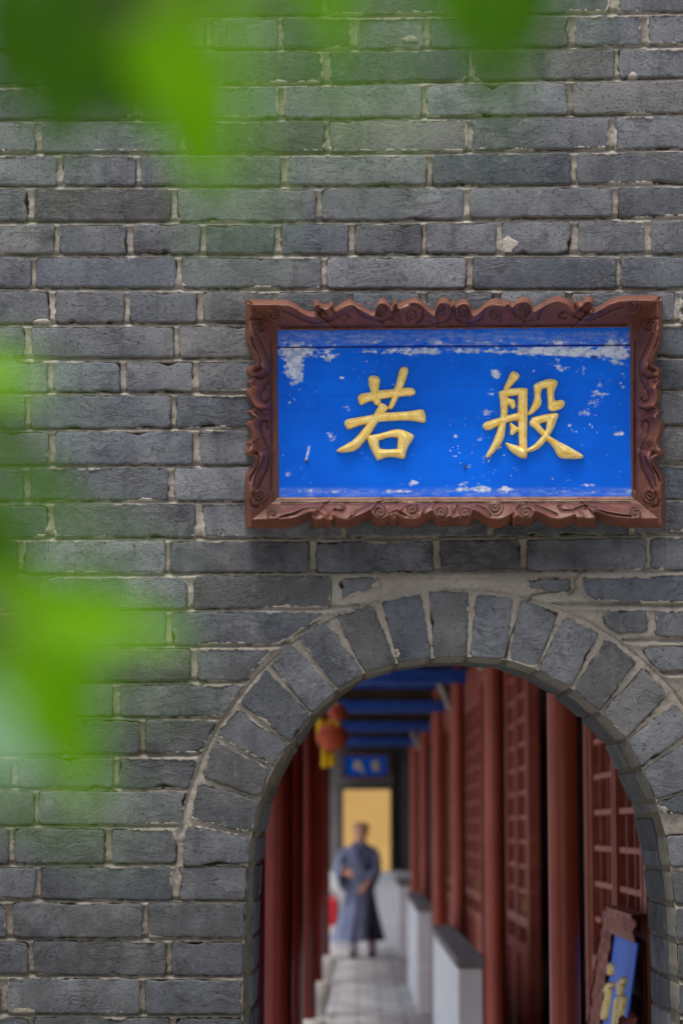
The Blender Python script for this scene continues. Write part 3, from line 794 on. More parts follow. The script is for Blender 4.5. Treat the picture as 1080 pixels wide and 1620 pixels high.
# board: upper strip and main panel
def blob(X, Y, cx, cy, rx, ry, a): return a * np.exp(-(((X - cx) / rx) ** 2 + ((Y - cy) / ry) ** 2))
def wear_map(X, Y):
    f1 = fbm(X, Y, 6, 5, 3); f2 = fbm(X, Y * 4, 14, 9, 4); f3 = fbm(X, Y, 40, 77, 3)
    dens_ = np.zeros(X.shape)
    band = lambda y0, s, a: a * np.exp(-((Y - y0) / s) ** 2)
    dens_ += band(541, 5, .44) * (.3 + 1.1 * f3) + band(555, 8, .50) * (.3 + 1.1 * f3) + band(777, 5, .46) * (.3 + 1.0 * f3)
    for b in ((466, 582, 17, 30, .85), (462, 560, 18, 12, .5), (520, 568, 22, 9, .5), (655, 557, 40, 8, .35), (900, 560, 80, 10, .45), (975, 565, 18, 22, .45), (985, 600, 10, 30, .3),
              (541, 597, 6, 3, .7), (458, 637, 3, 3, .7), (548, 645, 12, 10, .35), (525, 690, 12, 9, .5), (455, 752, 10, 10, .4), (487, 752, 8, 9, .35), (665, 600, 10, 8, .4),
              (780, 588, 10, 12, .5), (786, 595, 9, 6, .6), (776, 625, 10, 13, .5), (770, 650, 16, 8, .4), (765, 660, 12, 12, .3), (758, 690, 12, 10, .35), (800, 700, 9, 7, .3), (718, 665, 14, 7, .4), (720, 690, 8, 4, .5),
              (882, 580, 13, 9, .55), (846, 587, 5, 5, .6), (922, 590, 5, 14, .5), (900, 592, 14, 12, .3), (950, 612, 16, 26, .36), (926, 652, 20, 12, .44), (940, 630, 24, 20, .22), (905, 675, 14, 12, .4), (977, 686, 12, 5, .65), (955, 720, 9, 7, .3),
              (603, 720, 9, 5, .35), (640, 768, 30, 6, .35), (655, 762, 10, 6, .45), (735, 768, 20, 9, .5), (765, 772, 16, 8, .4), (800, 770, 12, 7, .4), (720, 722, 10, 4, .5), (742, 737, 6, 6, .5), (930, 768, 20, 5, .4), (873, 757, 4, 2, .6), (978, 750, 8, 6, .4), (700, 735, 5, 5, .4), (575, 700, 8, 8, .25)):
        dens_ += blob(X, Y, *b)
    w1 = np.minimum(f1 * .5 + f2 * .5 + .02 + .10 * (fbm(X * .5, Y * 3, 5, 91, 2) - .5), 1)
    wr = np.clip((dens_ * .95 - (1 - w1) + .09) * 5.5, 0, 1) ** .9
    spk = fbm(X, Y, 4.0, 303, 2); wr = np.maximum(wr, np.clip((spk - .895 + .05 * (f3 > .55)) * 25, 0, 1) * .8)
    wr = np.maximum(wr, .38 * np.exp(-((Y - 536) / 12) ** 4) * np.clip(f2 * 1.6 - .35, 0, 1) + .30 * np.exp(-((Y - 779) / 7) ** 4) * np.clip(f2 * 1.6 - .3, 0, 1))
    dr = seg_dist(X, Y, [(489, 706), (487, 716), (484, 728)]); wr = np.maximum(wr, (dr < 1.6) * .95)
    return wr
def board(name, x0l, x0r, y0l, y0r, y1l, y1r, yy):
    """px quad (left x top/bottom, right x top/bottom)"""
    nx, ny = 560, int((y1l - y0l) / 1.0)
    u = np.linspace(0, 1, nx)[None, :]; v = np.linspace(0, 1, ny)[:, None]
    X = x0l + (x0r - x0l) * u + 0 * v; Y = (y0l + (y0r - y0l) * u) * (1 - v) + (y1l + (y1r - y1l) * u) * v
    wob = .0012 * (fbm(X, Y, 160, 3, 2) - .5)
    V = Pa(X, Y, yy); V[..., 1] = yy + wob
    # bent back at the rims so that the board has thickness
    V[0, :, 1] = yy + .012; V[-1, :, 1] = yy + .012; V[:, 0, 1] = yy + .012; V[:, -1, 1] = yy + .012
    o, us = gridmesh(name, V, None, M['blue'], None, True)
    at = o.data.attributes.new('wear', 'FLOAT', 'POINT'); at.data.foreach_set('value', wear_map(X, Y).ravel()[us].astype(np.float32))
    adopt(o, plaq)
board('board_plank', 438, 997, 520, 516, 548.3, 544.8, BY + .0015)
board('board_plank', 438, 1000, 549.6, 546.2, 789, 788, BY)
MB().box(*(P(430, 530, BY + .02)[0], P(1008, 530, BY + .02)[0]), BY + .014, -.004, P(700, 800, 0)[2], P(700, 512, 0)[2]).build('backing_board', M['frame'], plaq)
for (nx_, ny_) in ((485, 730), (735, 739), (939, 566)):
    q = P(nx_, ny_, BY); MB().tube([(q[0], BY + .002, q[2]), (q[0], BY - .006, q[2])], .0035, 10).build('nail', M['iron'], plaq)

# carved frame -------------------------------------------------------------
TOPB = [(391, 473), (400, 474), (430, 474), (455, 474), (465, 479), (478, 488), (487, 492), (496, 493), (501, 488), (500, 484), (495, 481), (497, 476), (502, 473), (507, 479), (515, 482), (520, 480), (524, 474), (527, 478), (530, 487),
        (537, 481), (543, 477), (552, 473), (560, 476), (575, 485), (591, 494), (593, 486), (595, 478), (602, 471), (609, 472), (616, 479), (619, 485), (621, 479), (625, 470), (628, 475), (629, 481), (637, 476), (646, 472), (657, 470),
        (668, 476), (678, 487), (687, 493), (689, 481), (695, 472), (703, 470), (710, 473), (714, 479), (715, 473), (719, 474), (721, 479), (725, 475), (733, 472), (741, 475), (744, 484), (747, 493), (757, 488), (768, 478), (778, 472),
        (788, 472), (798, 478), (801, 473), (804, 473), (810, 480), (815, 474), (824, 469), (834, 470), (840, 476), (842, 487), (853, 481), (868, 472), (883, 468), (895, 471), (904, 479), (909, 486), (907, 474), (909, 468), (914, 477), (920, 477),
        (925, 470), (931, 468), (938, 471), (937, 479), (934, 486), (941, 487), (952, 481), (966, 472), (985, 468), (1015, 467), (1046, 468)]
BOTF = [(397, 823), (420, 822), (455, 822), (468, 819), (484, 811), (491, 809), (497, 812), (492, 818), (500, 823), (508, 821), (512, 819), (516, 822), (525, 824), (525, 818), (524, 814), (534, 820), (548, 823), (560, 819), (575, 812), (586, 806),
        (587, 812), (592, 818), (602, 820), (612, 818), (614, 814), (620, 821), (627, 821), (624, 814), (640, 821), (655, 822), (663, 819), (675, 812), (684, 807), (686, 814), (692, 818), (705, 819), (712, 816), (717, 821), (722, 817), (733, 819),
        (742, 817), (746, 812), (747, 806), (759, 811), (770, 819), (782, 822), (795, 821), (807, 814), (814, 808), (809, 818), (813, 820), (818, 815), (823, 818), (833, 820), (843, 817), (845, 807), (858, 813), (872, 820), (885, 822), (900, 818),
        (911, 813), (911, 820), (922, 818), (930, 822), (943, 819), (938, 813), (939, 808), (948, 810), (962, 816), (980, 820), (1010, 821), (1042, 821)]
LEFB = [(388, 475), (388, 510), (388, 542), (392, 551), (398, 562), (401, 572), (401, 577), (393, 579), (389, 586), (390, 593), (395, 599), (389, 604), (391, 610), (393, 613), (389, 617), (388, 625), (391, 633), (396, 640), (402, 645), (389, 651), (395, 657),
        (401, 661), (392, 667), (388, 672), (392, 681), (394, 690), (395, 696), (388, 700), (392, 704), (389, 709), (387, 716), (389, 721), (399, 722), (400, 729), (397, 739), (390, 748), (387, 755), (387, 790), (387, 834)]
RIGB = [(1047, 469), (1048, 510), (1048, 543), (1043, 552), (1038, 562), (1035, 572), (1035, 577), (1041, 579), (1048, 584), (1048, 592), (1044, 598), (1050, 603), (1045, 608), (1043, 613), (1046, 619), (1047, 628), (1044, 637), (1039, 643), (1049, 651), (1043, 657),
        (1044, 661), (1050, 668), (1051, 675), (1048, 688), (1043, 699), (1046, 706), (1051, 712), (1051, 720), (1042, 722), (1036, 728), (1041, 738), (1048, 747), (1052, 757), (1052, 795), (1052, 832)]
def spiral(cx, cy, r, turns, a0, d=1, n=40):
    return [(cx + r * (1 - .88 * i / n) * math.cos(a0 + d * 2 * math.pi * turns * i / n), cy + r * (1 - .88 * i / n) * math.sin(a0 + d * 2 * math.pi * turns * i / n)) for i in range(n + 1)]
mx = lambda pts: [(1438 - x, y) for x, y in pts]
GR, RG = [], []      # grooves, ridges
gl = [spiral(412, 517, 9.5, 1.6, 2.6), spiral(411, 784, 9.5, 1.6, 3.6, -1),
      [(398, 535), (402, 548), (409, 560), (413, 573), (411, 583), (404, 586)], [(406, 528), (412, 538), (420, 555), (427, 572), (428, 588), (424, 605), (414, 622), (413, 632), (419, 637), (425, 631)],
      [(400, 597), (412, 598), (422, 593)], [(402, 645), (414, 650), (428, 645)], [(424, 678), (423, 668), (416, 665), (412, 672), (416, 690), (425, 710), (427, 722), (423, 742), (408, 772)],
      [(405, 717), (410, 723), (408, 735), (398, 752), (395, 762)], [(418, 724), (414, 735), (405, 752), (402, 770)], [(396, 790), (398, 800), (408, 802)], [(394, 508), (400, 503), (412, 505)]]
rl = [[(402, 522), (404, 545), (413, 560), (420, 575), (418, 590), (406, 592)], [(412, 606), (403, 622), (410, 640), (422, 644)], [(402, 660), (404, 680), (414, 695), (420, 706)], [(396, 714), (408, 709), (416, 718), (412, 738), (402, 756), (400, 776)]]
gs_l = gl + [[(437, 522), (437, 787)]] if False else gl
for s in gl: GR += [s, mx(s)]
for s in rl: RG += [s, mx(s)]
GR += [[(430, 540), (430, 775)], [(1003, 540), (1003, 775)]]
gt = [spiral(432, 498, 10, 1.6, -2.2), [(447, 493), (462, 498), (475, 506), (490, 511), (505, 511), (520, 508), (538, 500), (549, 497), (553, 503), (546, 509)], [(470, 490), (488, 498), (502, 498), (510, 490)],
      [(505, 500), (514, 506)], [(560, 486), (572, 500), (590, 506), (606, 509), (618, 502)], spiral(604, 490, 10, 1.7, .9), spiral(652, 500, 10, 1.5, 2.4, 1), [(619, 506), (622, 496), (632, 487), (645, 481), (658, 482), (668, 490), (668, 503), (660, 512)],
      spiral(697, 489, 9, 1.6, .9), spiral(732, 491, 10, 1.7, 2.2, -1), [(671, 508), (685, 512), (700, 512), (712, 503), (715, 490)], [(718, 490), (720, 503), (730, 512), (748, 512), (760, 505)], spiral(782, 499, 11, 1.6, 1, -1),
      [(762, 505), (764, 490), (775, 480), (790, 480)], spiral(828, 489, 11, 1.7, 2.2, -1), [(808, 485), (815, 500), (830, 509), (842, 506)], [(850, 506), (856, 490), (868, 481), (880, 478)],
      [(893, 503), (884, 503), (883, 497), (892, 493), (905, 499), (920, 506), (935, 507), (952, 500), (968, 491), (985, 487)], spiral(1002, 486, 10, 1.6, -.9, -1), [(919, 490), (932, 498), (950, 493)]]
gb = [spiral(431, 811, 9, 1.6, 2.6), [(445, 818), (465, 813), (480, 806), (492, 803), (503, 805)], [(540, 797), (546, 803), (543, 809), (530, 807)], [(553, 820), (566, 807), (585, 797), (605, 794)], spiral(601, 810, 10, 1.6, -.8), spiral(651, 805, 10, 1.5, -.6),
      [(614, 813), (628, 808), (640, 816)], [(668, 815), (672, 802), (682, 796)], spiral(698, 810, 10, 1.6, -.5), spiral(735, 810, 10, 1.6, -2.6, -1), spiral(783, 803, 10, 1.5, -2.6, -1), [(718, 812), (724, 800)], [(755, 800), (768, 806), (775, 816)],
      spiral(832, 810, 10, 1.6, -2.6, -1), [(818, 806), (824, 798), (840, 796)], [(848, 800), (862, 806), (880, 814)], [(890, 796), (883, 802), (888, 808), (905, 808), (925, 800)], [(940, 806), (960, 812), (985, 816), (1000, 817)], spiral(1004, 811, 9, 1.6, .4, -1), [(925, 804), (930, 799), (942, 803)]]
GR += gt + gb
GR += [[(446, 518), (990, 514)], [(446, 796), (996, 795)]]
RG += [[(445, 486), (470, 492), (495, 503), (515, 503), (535, 490), (555, 484)], [(570, 492), (592, 501), (612, 500)], [(930, 500), (950, 490), (975, 478)], [(632, 490), (650, 486)], [(775, 486), (792, 486)],
       [(445, 815), (470, 808), (495, 800), (515, 812)], [(945, 803), (975, 812), (1000, 814)], [(560, 814), (590, 800)], [(620, 812), (640, 800)], [(660, 812), (680, 802)]]
def relief(X, Y):
    x0, x1, y0, y1 = X.min() - 8, X.max() + 8, Y.min() - 8, Y.max() + 8
    g_ = np.zeros(X.shape); r_ = np.zeros(X.shape)
    hit = lambda s: any(x0 < a < x1 and y0 < b < y1 for a, b in s)
    for s in GR:
        if hit(s): g_ = np.maximum(g_, np.exp(-(seg_dist(X, Y, s) / 1.8) ** 2))
    for s in RG:
        if hit(s): r_ = np.maximum(r_, np.exp(-(seg_dist(X, Y, smooth_poly(s, 2, False)) / 5.0) ** 2))
    for s in GR:          # scroll turns stand proud between their grooves
        if len(s) == 41 and hit(s):
            d = np.hypot(X - s[-1][0], Y - s[-1][1]); r_ = np.maximum(r_, .9 * np.clip(1 - (d / 13) ** 4, 0, 1))
    return g_, r_
def rail(inner, sil, off, horiz, n, hin=.046, hout=.098):
    """inner: two inner corner pixels; sil: traced outline; off: shift from rear outline to front outline; all pixels"""
    B = resample(smooth_poly(sil, 1, False), n)
    if horiz == 'bottom':
        Ff = B; Bk = B + np.array([0, 14.0]); Bk[0] = (388, 834); Bk[-1] = (1050, 832)
        e = np.clip((np.arange(n)) / 26, 0, 1)[:, None]; Bk = Bk * e + np.array([[388, 834]]) * (1 - e) if False else Bk
    else: Bk = B; Ff = B + np.array(off, float)
    # mitre: keep the front outline inside the mitre line
    (xa, ya), (xb, yb) = inner
    if horiz in ('top', 'bottom'):
        t = (Ff[:, 0] - Ff[0, 0]) / (Ff[-1, 0] - Ff[0, 0])
    else: t = (Ff[:, 1] - Ff[0, 1]) / (Ff[-1, 1] - Ff[0, 1])
    t = np.maximum.accumulate(np.clip(t, 0, 1))
    In = np.stack([xa + (xb - xa) * t, ya + (yb - ya) * t], -1)
    vs = np.concatenate([[0, .02], np.linspace(.06, 1, 34)])
    rows = []; G = []; D = []
    X = In[None, :, 0] * (1 - vs[:, None]) + Ff[None, :, 0] * vs[:, None]; Y = In[None, :, 1] * (1 - vs[:, None]) + Ff[None, :, 1] * vs[:, None]
    g_, r_ = relief(X, Y)
    lip = np.where(vs < .14, .0, 1.0)[:, None]
    yy_ = np.clip((830 - Y) / 355, 0, 1)          # the board hangs tilted forward: its top stands farther out
    hin = .044 - .012 * yy_; hout = .098 + .066 * yy_
    h = hin + (hout - hin) * (vs[:, None] ** 1.1) - .0075 * g_ + .011 * r_ * lip - .004 * np.exp(-((vs[:, None] - .15) / .03) ** 2)
    h = h - .004 * np.clip((vs[:, None] - .93) / .07, 0, 1) ** 2
    V = Pa(X, Y, -h); V[..., 1] = -h
    pre = Pa(In[:, 0], In[:, 1], -.03)[None]
    post = []
    ho = hout[-1]
    for k_, (s_, hh_) in enumerate(((.12, .9), (.3, .78), (.65, .5), (1.0, .2), (1.0, .04))):
        q = Ff * (1 - s_) + Bk * s_; w_ = Pa(q[:, 0], q[:, 1], -hh_ * ho); w_[:, 1] = -hh_ * ho; post.append(w_[None])
    V = np.concatenate([pre, V] + post, 0)
    g2 = np.concatenate([np.zeros((1, n)), g_, np.zeros((len(post), n))], 0)
    o, us = gridmesh('frame_rail', V, None, M['frame'], None, True)
    at = o.data.attributes.new('groove', 'FLOAT', 'POINT'); at.data.foreach_set('value', g2.ravel()[us].astype(np.float32))
    du = np.zeros_like(g2)
    if horiz == 'bottom': du[1:12] = .75; du[12:] = .35
    if horiz == 'top': du[-6:-2] = .55
    at = o.data.attributes.new('dust', 'FLOAT', 'POINT'); at.data.foreach_set('value', du.ravel()[us].astype(np.float32))
    bm = bmesh.new(); bm.from_mesh(o.data); bmesh.ops.recalc_face_normals(bm, faces=bm.faces); bm.to_mesh(o.data); bm.free()
    adopt(o, plaq)
rail(((441, 525), (992, 520.5)), TOPB, (0, 8), 'top', 760)
rail(((441, 786.5), (998, 785.5)), BOTF, (0, 0), 'bottom', 760)
rail(((441, 525), (441, 786.5)), LEFB, (7, 0), 'left', 460)
rail(((992.5, 520.5), (998.5, 785.5)), RIGB, (-7, 0), 'right', 460)

# ================================================================ corridor behind the arch
FW = 33.0 - 6      # y of the end wall
floor = MB().box(-1.6, 1.06, .3, 31.0, -.006, .0).build('corridor_floor', M['darkgrey']); tag(floor, kind='structure')
sl_ = MB(); y = .6; r_i = 0
while y < 30.5:
    x = -1.2 - (.2 if r_i % 2 else 0)
    while x < 1.04:
        a, b = max(x, -1.2), min(x + .4, 1.05)
        if b - a > .05: sl_.box(a + .009, b - .009, y + .009, y + .441, 0.0005, .012 + random.uniform(-.0015, .0015))
        x += .4
    y += .45; r_i += 1
s_ = sl_.build('paving_slab', M['paving'], floor); s_['kind'] = 'stuff'
FZ = .012
def column(x, d, r, base, label, group):
    yy = d - 6
    c = empty('corridor_column', (x, yy, FZ), label, 'column', group)
    z0 = FZ
    if base:
        MB().lathe(x + .032, yy, [(.052, FZ), (.062, FZ + .03), (.098, FZ + .15), (.112, FZ + .22), (.102, FZ + .285), (.08, FZ + .29)], 28).build('stone_base', M['drum'], c, auto=True); z0 = FZ + .29
    MB().lathe(x, yy, [(r * 1.02, z0), (r, z0 + .4), (r * .98, 2.2), (r * .95, 2.98)], 28).build('shaft', M['red_shaded' if base else 'red'], c, auto=True)
    return c
for i, (x, d, lb) in enumerate(((-.335, 10.7, 'dark red round column at the corridor\'s left edge, second of its row'), (-.375, 8.5, 'dark red round column at the left, nearest of its row, mostly behind the brick jamb'),
                                (-.338, 12.9, 'dark red round column at the left, third of its row'), (-.34, 16.9, 'dark red column on a stone drum base at the left, fourth of its row'),
                                (-.35, 21.0, 'dark red column at the left, fifth of its row, stone drum base visible'), (-.336, 25.2, 'dark red column at the left, last one before the walking person'), )):
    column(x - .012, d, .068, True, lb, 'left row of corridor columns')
rc = [(.70, 8.3, 'bright red column standing alone nearest on the right, left of the lattice door'), (.71, 12.6, 'red column at the front end of the nearest low white wall'), (.70, 16.9, 'red column at the far end of the nearest low white wall'),
      (.70, 21.1, 'red column at the front end of the middle low white wall'), (.70, 25.4, 'red column at the far end of the middle low white wall'), (.70, 29.7, 'farthest red column on the right beside the end wall')]
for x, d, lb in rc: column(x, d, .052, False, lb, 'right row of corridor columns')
for (d0, d1, lb) in ((12.66, 16.84, 'low white wall with grey stone cap, nearest on the corridor\'s right'), (21.2, 25.34, 'low white wall with grey stone cap, middle one on the right'), (30.2, 32.9, 'low white wall with grey stone cap farthest away by the end wall')):
    lw = empty('low_wall', (.58, (d0 + d1) / 2 - 6, FZ), lb, 'low wall', 'low walls between the right columns')
    MB().box(.518, .645, d0 - 6, d1 - 6, FZ, .885, .006).build('plastered_body', M['plaster'], lw)
    MB().box(.508, .655, d0 - 6.02, d1 - 6 + .02, .887, .94, .006).build('cap_slab', M['capstone'], lw)
# wall on the far side of the courtyard, beyond the left columns
cw = empty('courtyard_wall', (-8, 14, 0), 'pale plastered courtyard wall with a grey coping, beyond the left columns', 'wall')
MB().box(-8.2, -8.0, -1, 40, 0, 2.3).build('plastered_face', M['plaster'], cw); MB().box(-8.32, -7.88, -1, 40, 2.302, 2.46, .02).build('coping', M['darkgrey'], cw)
# roof over the corridor
roof = empty('corridor_roof', (0, 14, 3.0), 'timber corridor ceiling with blue painted cross beams, seen through the arch', 'roof')
MB().box(-.62, 1.3, .6, 27.2, 3.0, 3.06).build('ceiling', M['ceil'], roof)
MB().add([(-.66, .6, 3.07), (-.66, 27.2, 3.07), (.1, 27.2, 3.75), (.1, .6, 3.75), (2.9, .6, 2.86), (2.9, 27.2, 2.86)], [(0, 1, 2, 3), (3, 2, 5, 4)]).build('roof_slope', M['darkgrey'], roof)
for d in (8.3, 12.6, 16.9, 21.1, 25.3, 29.7):
    MB().box(-.42, .76, d - 6.07, d - 5.93, 2.60, 2.70, .008).build('cross_beam', M['beam'], roof)
    MB().box(-.42, .76, d - 6.05, d - 5.95, 2.80, 2.96, .006).build('cross_beam', M['beam'], roof)
    MB().box(-.42, .76, d - 6.03, d - 5.97, 2.70, 2.80).build('filler_panel', M['ceil'], roof)
for x in (-.34, .70): MB().box(x - .05, x + .05, .65, 27.0, 2.962, 3.0).build('purlin', M['red'], roof)
for y_ in np.arange(.9, 27, .45): MB().box(-.6, 1.3, y_, y_ + .06, 2.968, 2.999).build('rafter', M['ceil'], roof)
for d in (12.6, 16.9, 25.4):
    MB().tube([(.46, d - 6.0, 2.86), (.655, d - 6.0, 2.42)], .024, 8).build('brace', M['brace'], roof)
# hall with lattice doors on the right
hall = empty('hall_front', (1.05, 14, 0), 'dark hall front with red lattice doors standing along the right of the corridor', 'building')
XD = 1.0
MB().box(XD - .03, XD + .05, .62, 27.0, 2.72, 3.0).build('lintel', M['door'], hall)
MB().box(XD - .03, XD + .05, .62, 27.0, -.004, .09).build('threshold', M['door'], hall)
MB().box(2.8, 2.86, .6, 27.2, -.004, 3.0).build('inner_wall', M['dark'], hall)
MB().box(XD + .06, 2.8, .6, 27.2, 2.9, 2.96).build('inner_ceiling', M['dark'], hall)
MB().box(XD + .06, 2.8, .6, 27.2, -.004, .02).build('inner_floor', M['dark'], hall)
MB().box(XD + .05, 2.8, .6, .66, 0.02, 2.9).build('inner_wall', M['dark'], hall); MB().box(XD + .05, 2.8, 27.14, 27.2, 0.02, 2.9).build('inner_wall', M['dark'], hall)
def leaf_door(d0, d1, fine, handle=False):
    y0, y1 = d0 - 6, d1 - 6; fr = MB(); w_ = .045
    fr.box(XD - .025, XD + .025, y0, y0 + w_, .09, 2.72, .003); fr.box(XD - .025, XD + .025, y1 - w_, y1, .09, 2.72, .003)
    for z0, z1 in ((.09, .17), (.85, .92), (1.02, 1.08), (2.62, 2.72)): fr.box(XD - .023, XD + .023, y0 + w_ + .001, y1 - w_ - .001, z0, z1, .003)
    o = fr.build('door_leaf', M['door'], hall)
    def sub(mb, name, mt=M['door']):
        q = mb.build(name, mt); q.parent = o; q.matrix_parent_inverse = o.matrix_parent_inverse.copy()
        q.matrix_parent_inverse = Matrix.Identity(4); return q
    bpy.context.view_layer.update()
    sub(MB().box(XD - .008, XD + .008, y0 + w_, y1 - w_, .17, .85, .002), 'lower_panel')
    n = 3; bars = []
    for i in range(1, n):
        yy = y0 + w_ + (y1 - y0 - 2 * w_) * i / n; bars.append((XD - .012, XD + .012, yy - .009, yy + .009, 1.08, 2.62))
    z = 1.08 + .146
    while z < 2.6:
        if fine: 
            for i in range(n):
                a = y0 + w_ + (y1 - y0 - 2 * w_) * i / n + .009; b = y0 + w_ + (y1 - y0 - 2 * w_) * (i + 1) / n - .009; bars.append((XD - .011, XD + .011, a, b, z - .011, z + .011))
        else: bars.append((XD - .011, XD + .010, y0 + w_, y1 - w_, z - .011, z + .011))
        z += .146
    if fine:
        for b in bars: sub(MB().box(*b, .002), 'lattice_bar')
    else:
        mb = MB(); [mb.box(*b) for b in bars]; sub(mb, 'lattice')
    if handle:
        hm = MB(); ring = [(XD - .04, y0 + .03 + .035 * math.cos(a), 1.15 + .045 * math.sin(a)) for a in np.linspace(0, 2 * math.pi, 17)]
        hm.tube(ring, .006, 6); hm.tube([(XD - .02, y0 + .03, 1.195), (XD - .045, y0 + .03, 1.195)], .014, 10); sub(hm, 'ring_handle', M['brass'])
leaf_door(8.40, 9.28, True); leaf_door(9.34, 10.25, True)
leaf_door(14.1, 15.0, False, True); leaf_door(15.05, 15.95, False)
leaf_door(19.4, 20.4, False, True); leaf_door(20.45, 21.5, False); leaf_door(21.55, 22.7, False)
leaf_door(24.2, 25.2, False, True); leaf_door(25.3, 26.3, False); leaf_door(28.6, 29.6, False); leaf_door(29.7, 30.7, False); leaf_door(30.8, 31.8, False)
for d in (8.28, 10.4, 13.95, 16.1, 19.25, 22.85, 28.4): MB().box(XD - .03, XD + .04, d - 6.05, d - 5.97, .09, 2.72, .004).build('door_post', M['door'], hall)

# leaning second plaque ------------------------------------------------------
lean = .15
def LP(px, py, h=0.0):
    """point of the leaning plane under a pixel; the plane passes x = .93 at z = 1.22 and leans out downwards"""
    px = np.asarray(px, float); py = np.asarray(py, float)
    u = (px - 565) / F; v = (810 - py) / F; dy = cT - v * sT; dz = sT + v * cT
    x0 = .93 - h
    k = (x0 - lean * (1.22 - 1.6)) / (u - lean * dz)      # u k = x0 + lean (z - 1.22), z = 1.6 + dz k
    return np.stack([u * k, -6 + dy * k, 1.6 + dz * k], -1)
ly0, ly1 = 8.17 - 6, 8.87 - 6; HB = 1.02
pl2 = empty('leaning_board', (.80, (ly0 + ly1) / 2, FZ), 'blue name board with gold characters leaning against the lattice door at lower right', 'sign')
def lean_box(name, y0, y1, z0, z1, h0, h1, mat, bev=.004):
    mb = MB().box(0, 1, 0, 1, 0, 1); V = []
    mb = MB().box(-h1, -h0, y0, y1, z0, z1, bev)
    mb.v = [(.93 + lean * (z - 1.22) + x, y, z) for x, y, z in mb.v]
    return mb.build(name, mat, pl2, auto=True)
lean_box('board_panel', ly0, ly1, .16, 1.22, -.008, 0, M['plaque'])
fx = lambda t, ph: .012 * abs(math.sin(t * 19 + ph)) + .003 * math.sin(t * 70 + ph) - .008
def lean_rail(axis, a0, a1, c0, c1):
    """carved rail: axis 'z' (upright) or 'y' (level), inner edge c0, outer edge c1, wavy outer edge"""
    n, mrow = 150, 14; V = np.zeros((mrow + 3, n, 3))
    for j in range(n):
        t = a0 + (a1 - a0) * j / (n - 1); cc = c1 + math.copysign(fx(t, c1) * (1 if axis == 'z' else .5), c1 - c0) 
        for i in range(mrow + 3):
            if i < mrow: s_ = i / (mrow - 1); h = .012 + .022 * s_ + .009 * math.sin(t * 44 + s_ * 9) * math.sin(s_ * 3.1) + .003 * math.sin(t * 90 - s_ * 14); c = c0 + (cc - c0) * s_
            else: c = cc; h = (.04, .0, -.02)[i - mrow]
            y_, z_ = (c, t) if axis == 'z' else (t, c)
            V[i, j] = (.93 + lean * (z_ - 1.22) - h, y_, z_)
    o, _ = gridmesh('frame_rail', V, None, M['oldframe'], None, True)
    bm = bmesh.new(); bm.from_mesh(o.data); bmesh.ops.recalc_face_normals(bm, faces=bm.faces); bm.to_mesh(o.data); bm.free(); adopt(o, pl2)
lean_rail('y', ly0 - .05, ly1 + .10, 1.222, 1.315); lean_rail('z', .06, 1.30, ly1 + .002, ly1 + .15)
lean_rail('z', .06, .985, ly0 - .002, ly0 - .10); lean_rail('y', ly0 - .08, ly1 + .08, .158, .07)
zq = lambda p: zp(p, 7.364, 920, 1400)
lplane = lambda X, Y, h: LP(X, Y, 0) - np.stack([h, 0 * h, 0 * h], -1)
relief_char('gilded_character', [zq([(345, 900), (378, 905), (378, 1010), (360, 1062), (333, 1055), (328, 980)]), zq([(350, 1112), (388, 1150), (378, 1190), (350, 1220), (342, 1330), (325, 1420), (303, 1560), (268, 1592), (252, 1540), (268, 1440), (296, 1320), (303, 1240), (282, 1262), (266, 1240), (300, 1180)])],
            .002, .016, 2.0, M['gold'], lplane, .6, pl2)
relief_char('gilded_character', [zq([(500, 1058), (528, 1080), (522, 1150), (490, 1180), (488, 1290), (445, 1300), (443, 1200), (438, 1150), (478, 1110)]),
                                 zq([(488, 1270), (528, 1300), (522, 1380), (502, 1440), (494, 1530), (470, 1640), (440, 1640), (465, 1500), (470, 1400), (478, 1330)]),
                                 zq([(440, 1290), (470, 1300), (440, 1370), (425, 1450), (415, 1560), (420, 1640), (385, 1640), (385, 1560), (400, 1460), (410, 1360)]), zq([(410, 1550), (480, 1540), (470, 1600), (400, 1610)])],
            .002, .016, 2.0, M['gold'], lplane, .6, pl2)

# end of the corridor ---------------------------------------------------------
ew = empty('end_wall', (.13, FW, 0), 'grey wall closing the corridor around a tall framed opening, pale dado below', 'wall')
e0, e1, zt_ = P(543, 1250, FW)[0], P(617, 1250, FW)[0], P(580, 1249, FW)[2]
MB().box(-2.4, e0 - .05, FW, FW + .3, 0, 3.0, .004).build('pier', M['endgrey'], ew); MB().box(e1 + .05, 2.79, FW + .16, FW + .45, 0, 3.0, .004).build('pier', M['endgrey'], ew)
MB().box(e0 - .048, e1 + .048, FW, FW + .3, zt_ + .06, 3.0).build('head_wall', M['endgrey'], ew)
for a, b in ((e0 - .048, e0), (e1, e1 + .048)): MB().box(a, b, FW - .03, FW + .2, 1.0, zt_ + .055, .004).build('opening_frame', M['darkgrey'], ew)
MB().box(e0, e1, FW - .03, FW + .2, zt_, zt_ + .055, .004).build('opening_frame', M['darkgrey'], ew)
MB().box(-.55, .72, FW - .08, FW - .035, FZ, 1.02, .004).build('dado', M['plaster'], ew)
MB().box(-2.4, .97, FW - .12, FW - .002, 2.64, 2.98, .004).build('dark_band', M['darkgrey'], ew)  # plain dark grey band above the end opening
oc = MB().box(-1.6, 2.0, FW + 3.2, FW + 3.4, 0, 3.4, .01).build('ochre_wall', M['ochre']); tag(oc, 'sunlit ochre yellow wall seen through the opening behind the walking person', 'wall')
p3 = empty('distant_board', (P(577, 1228, FW)[0], FW - .1, P(577, 1228, FW)[2]), 'small distant blue name board with two gold characters above the end opening', 'sign')
q0, q1 = P(544, 1228, FW - .2), P(612, 1196, FW - .2)
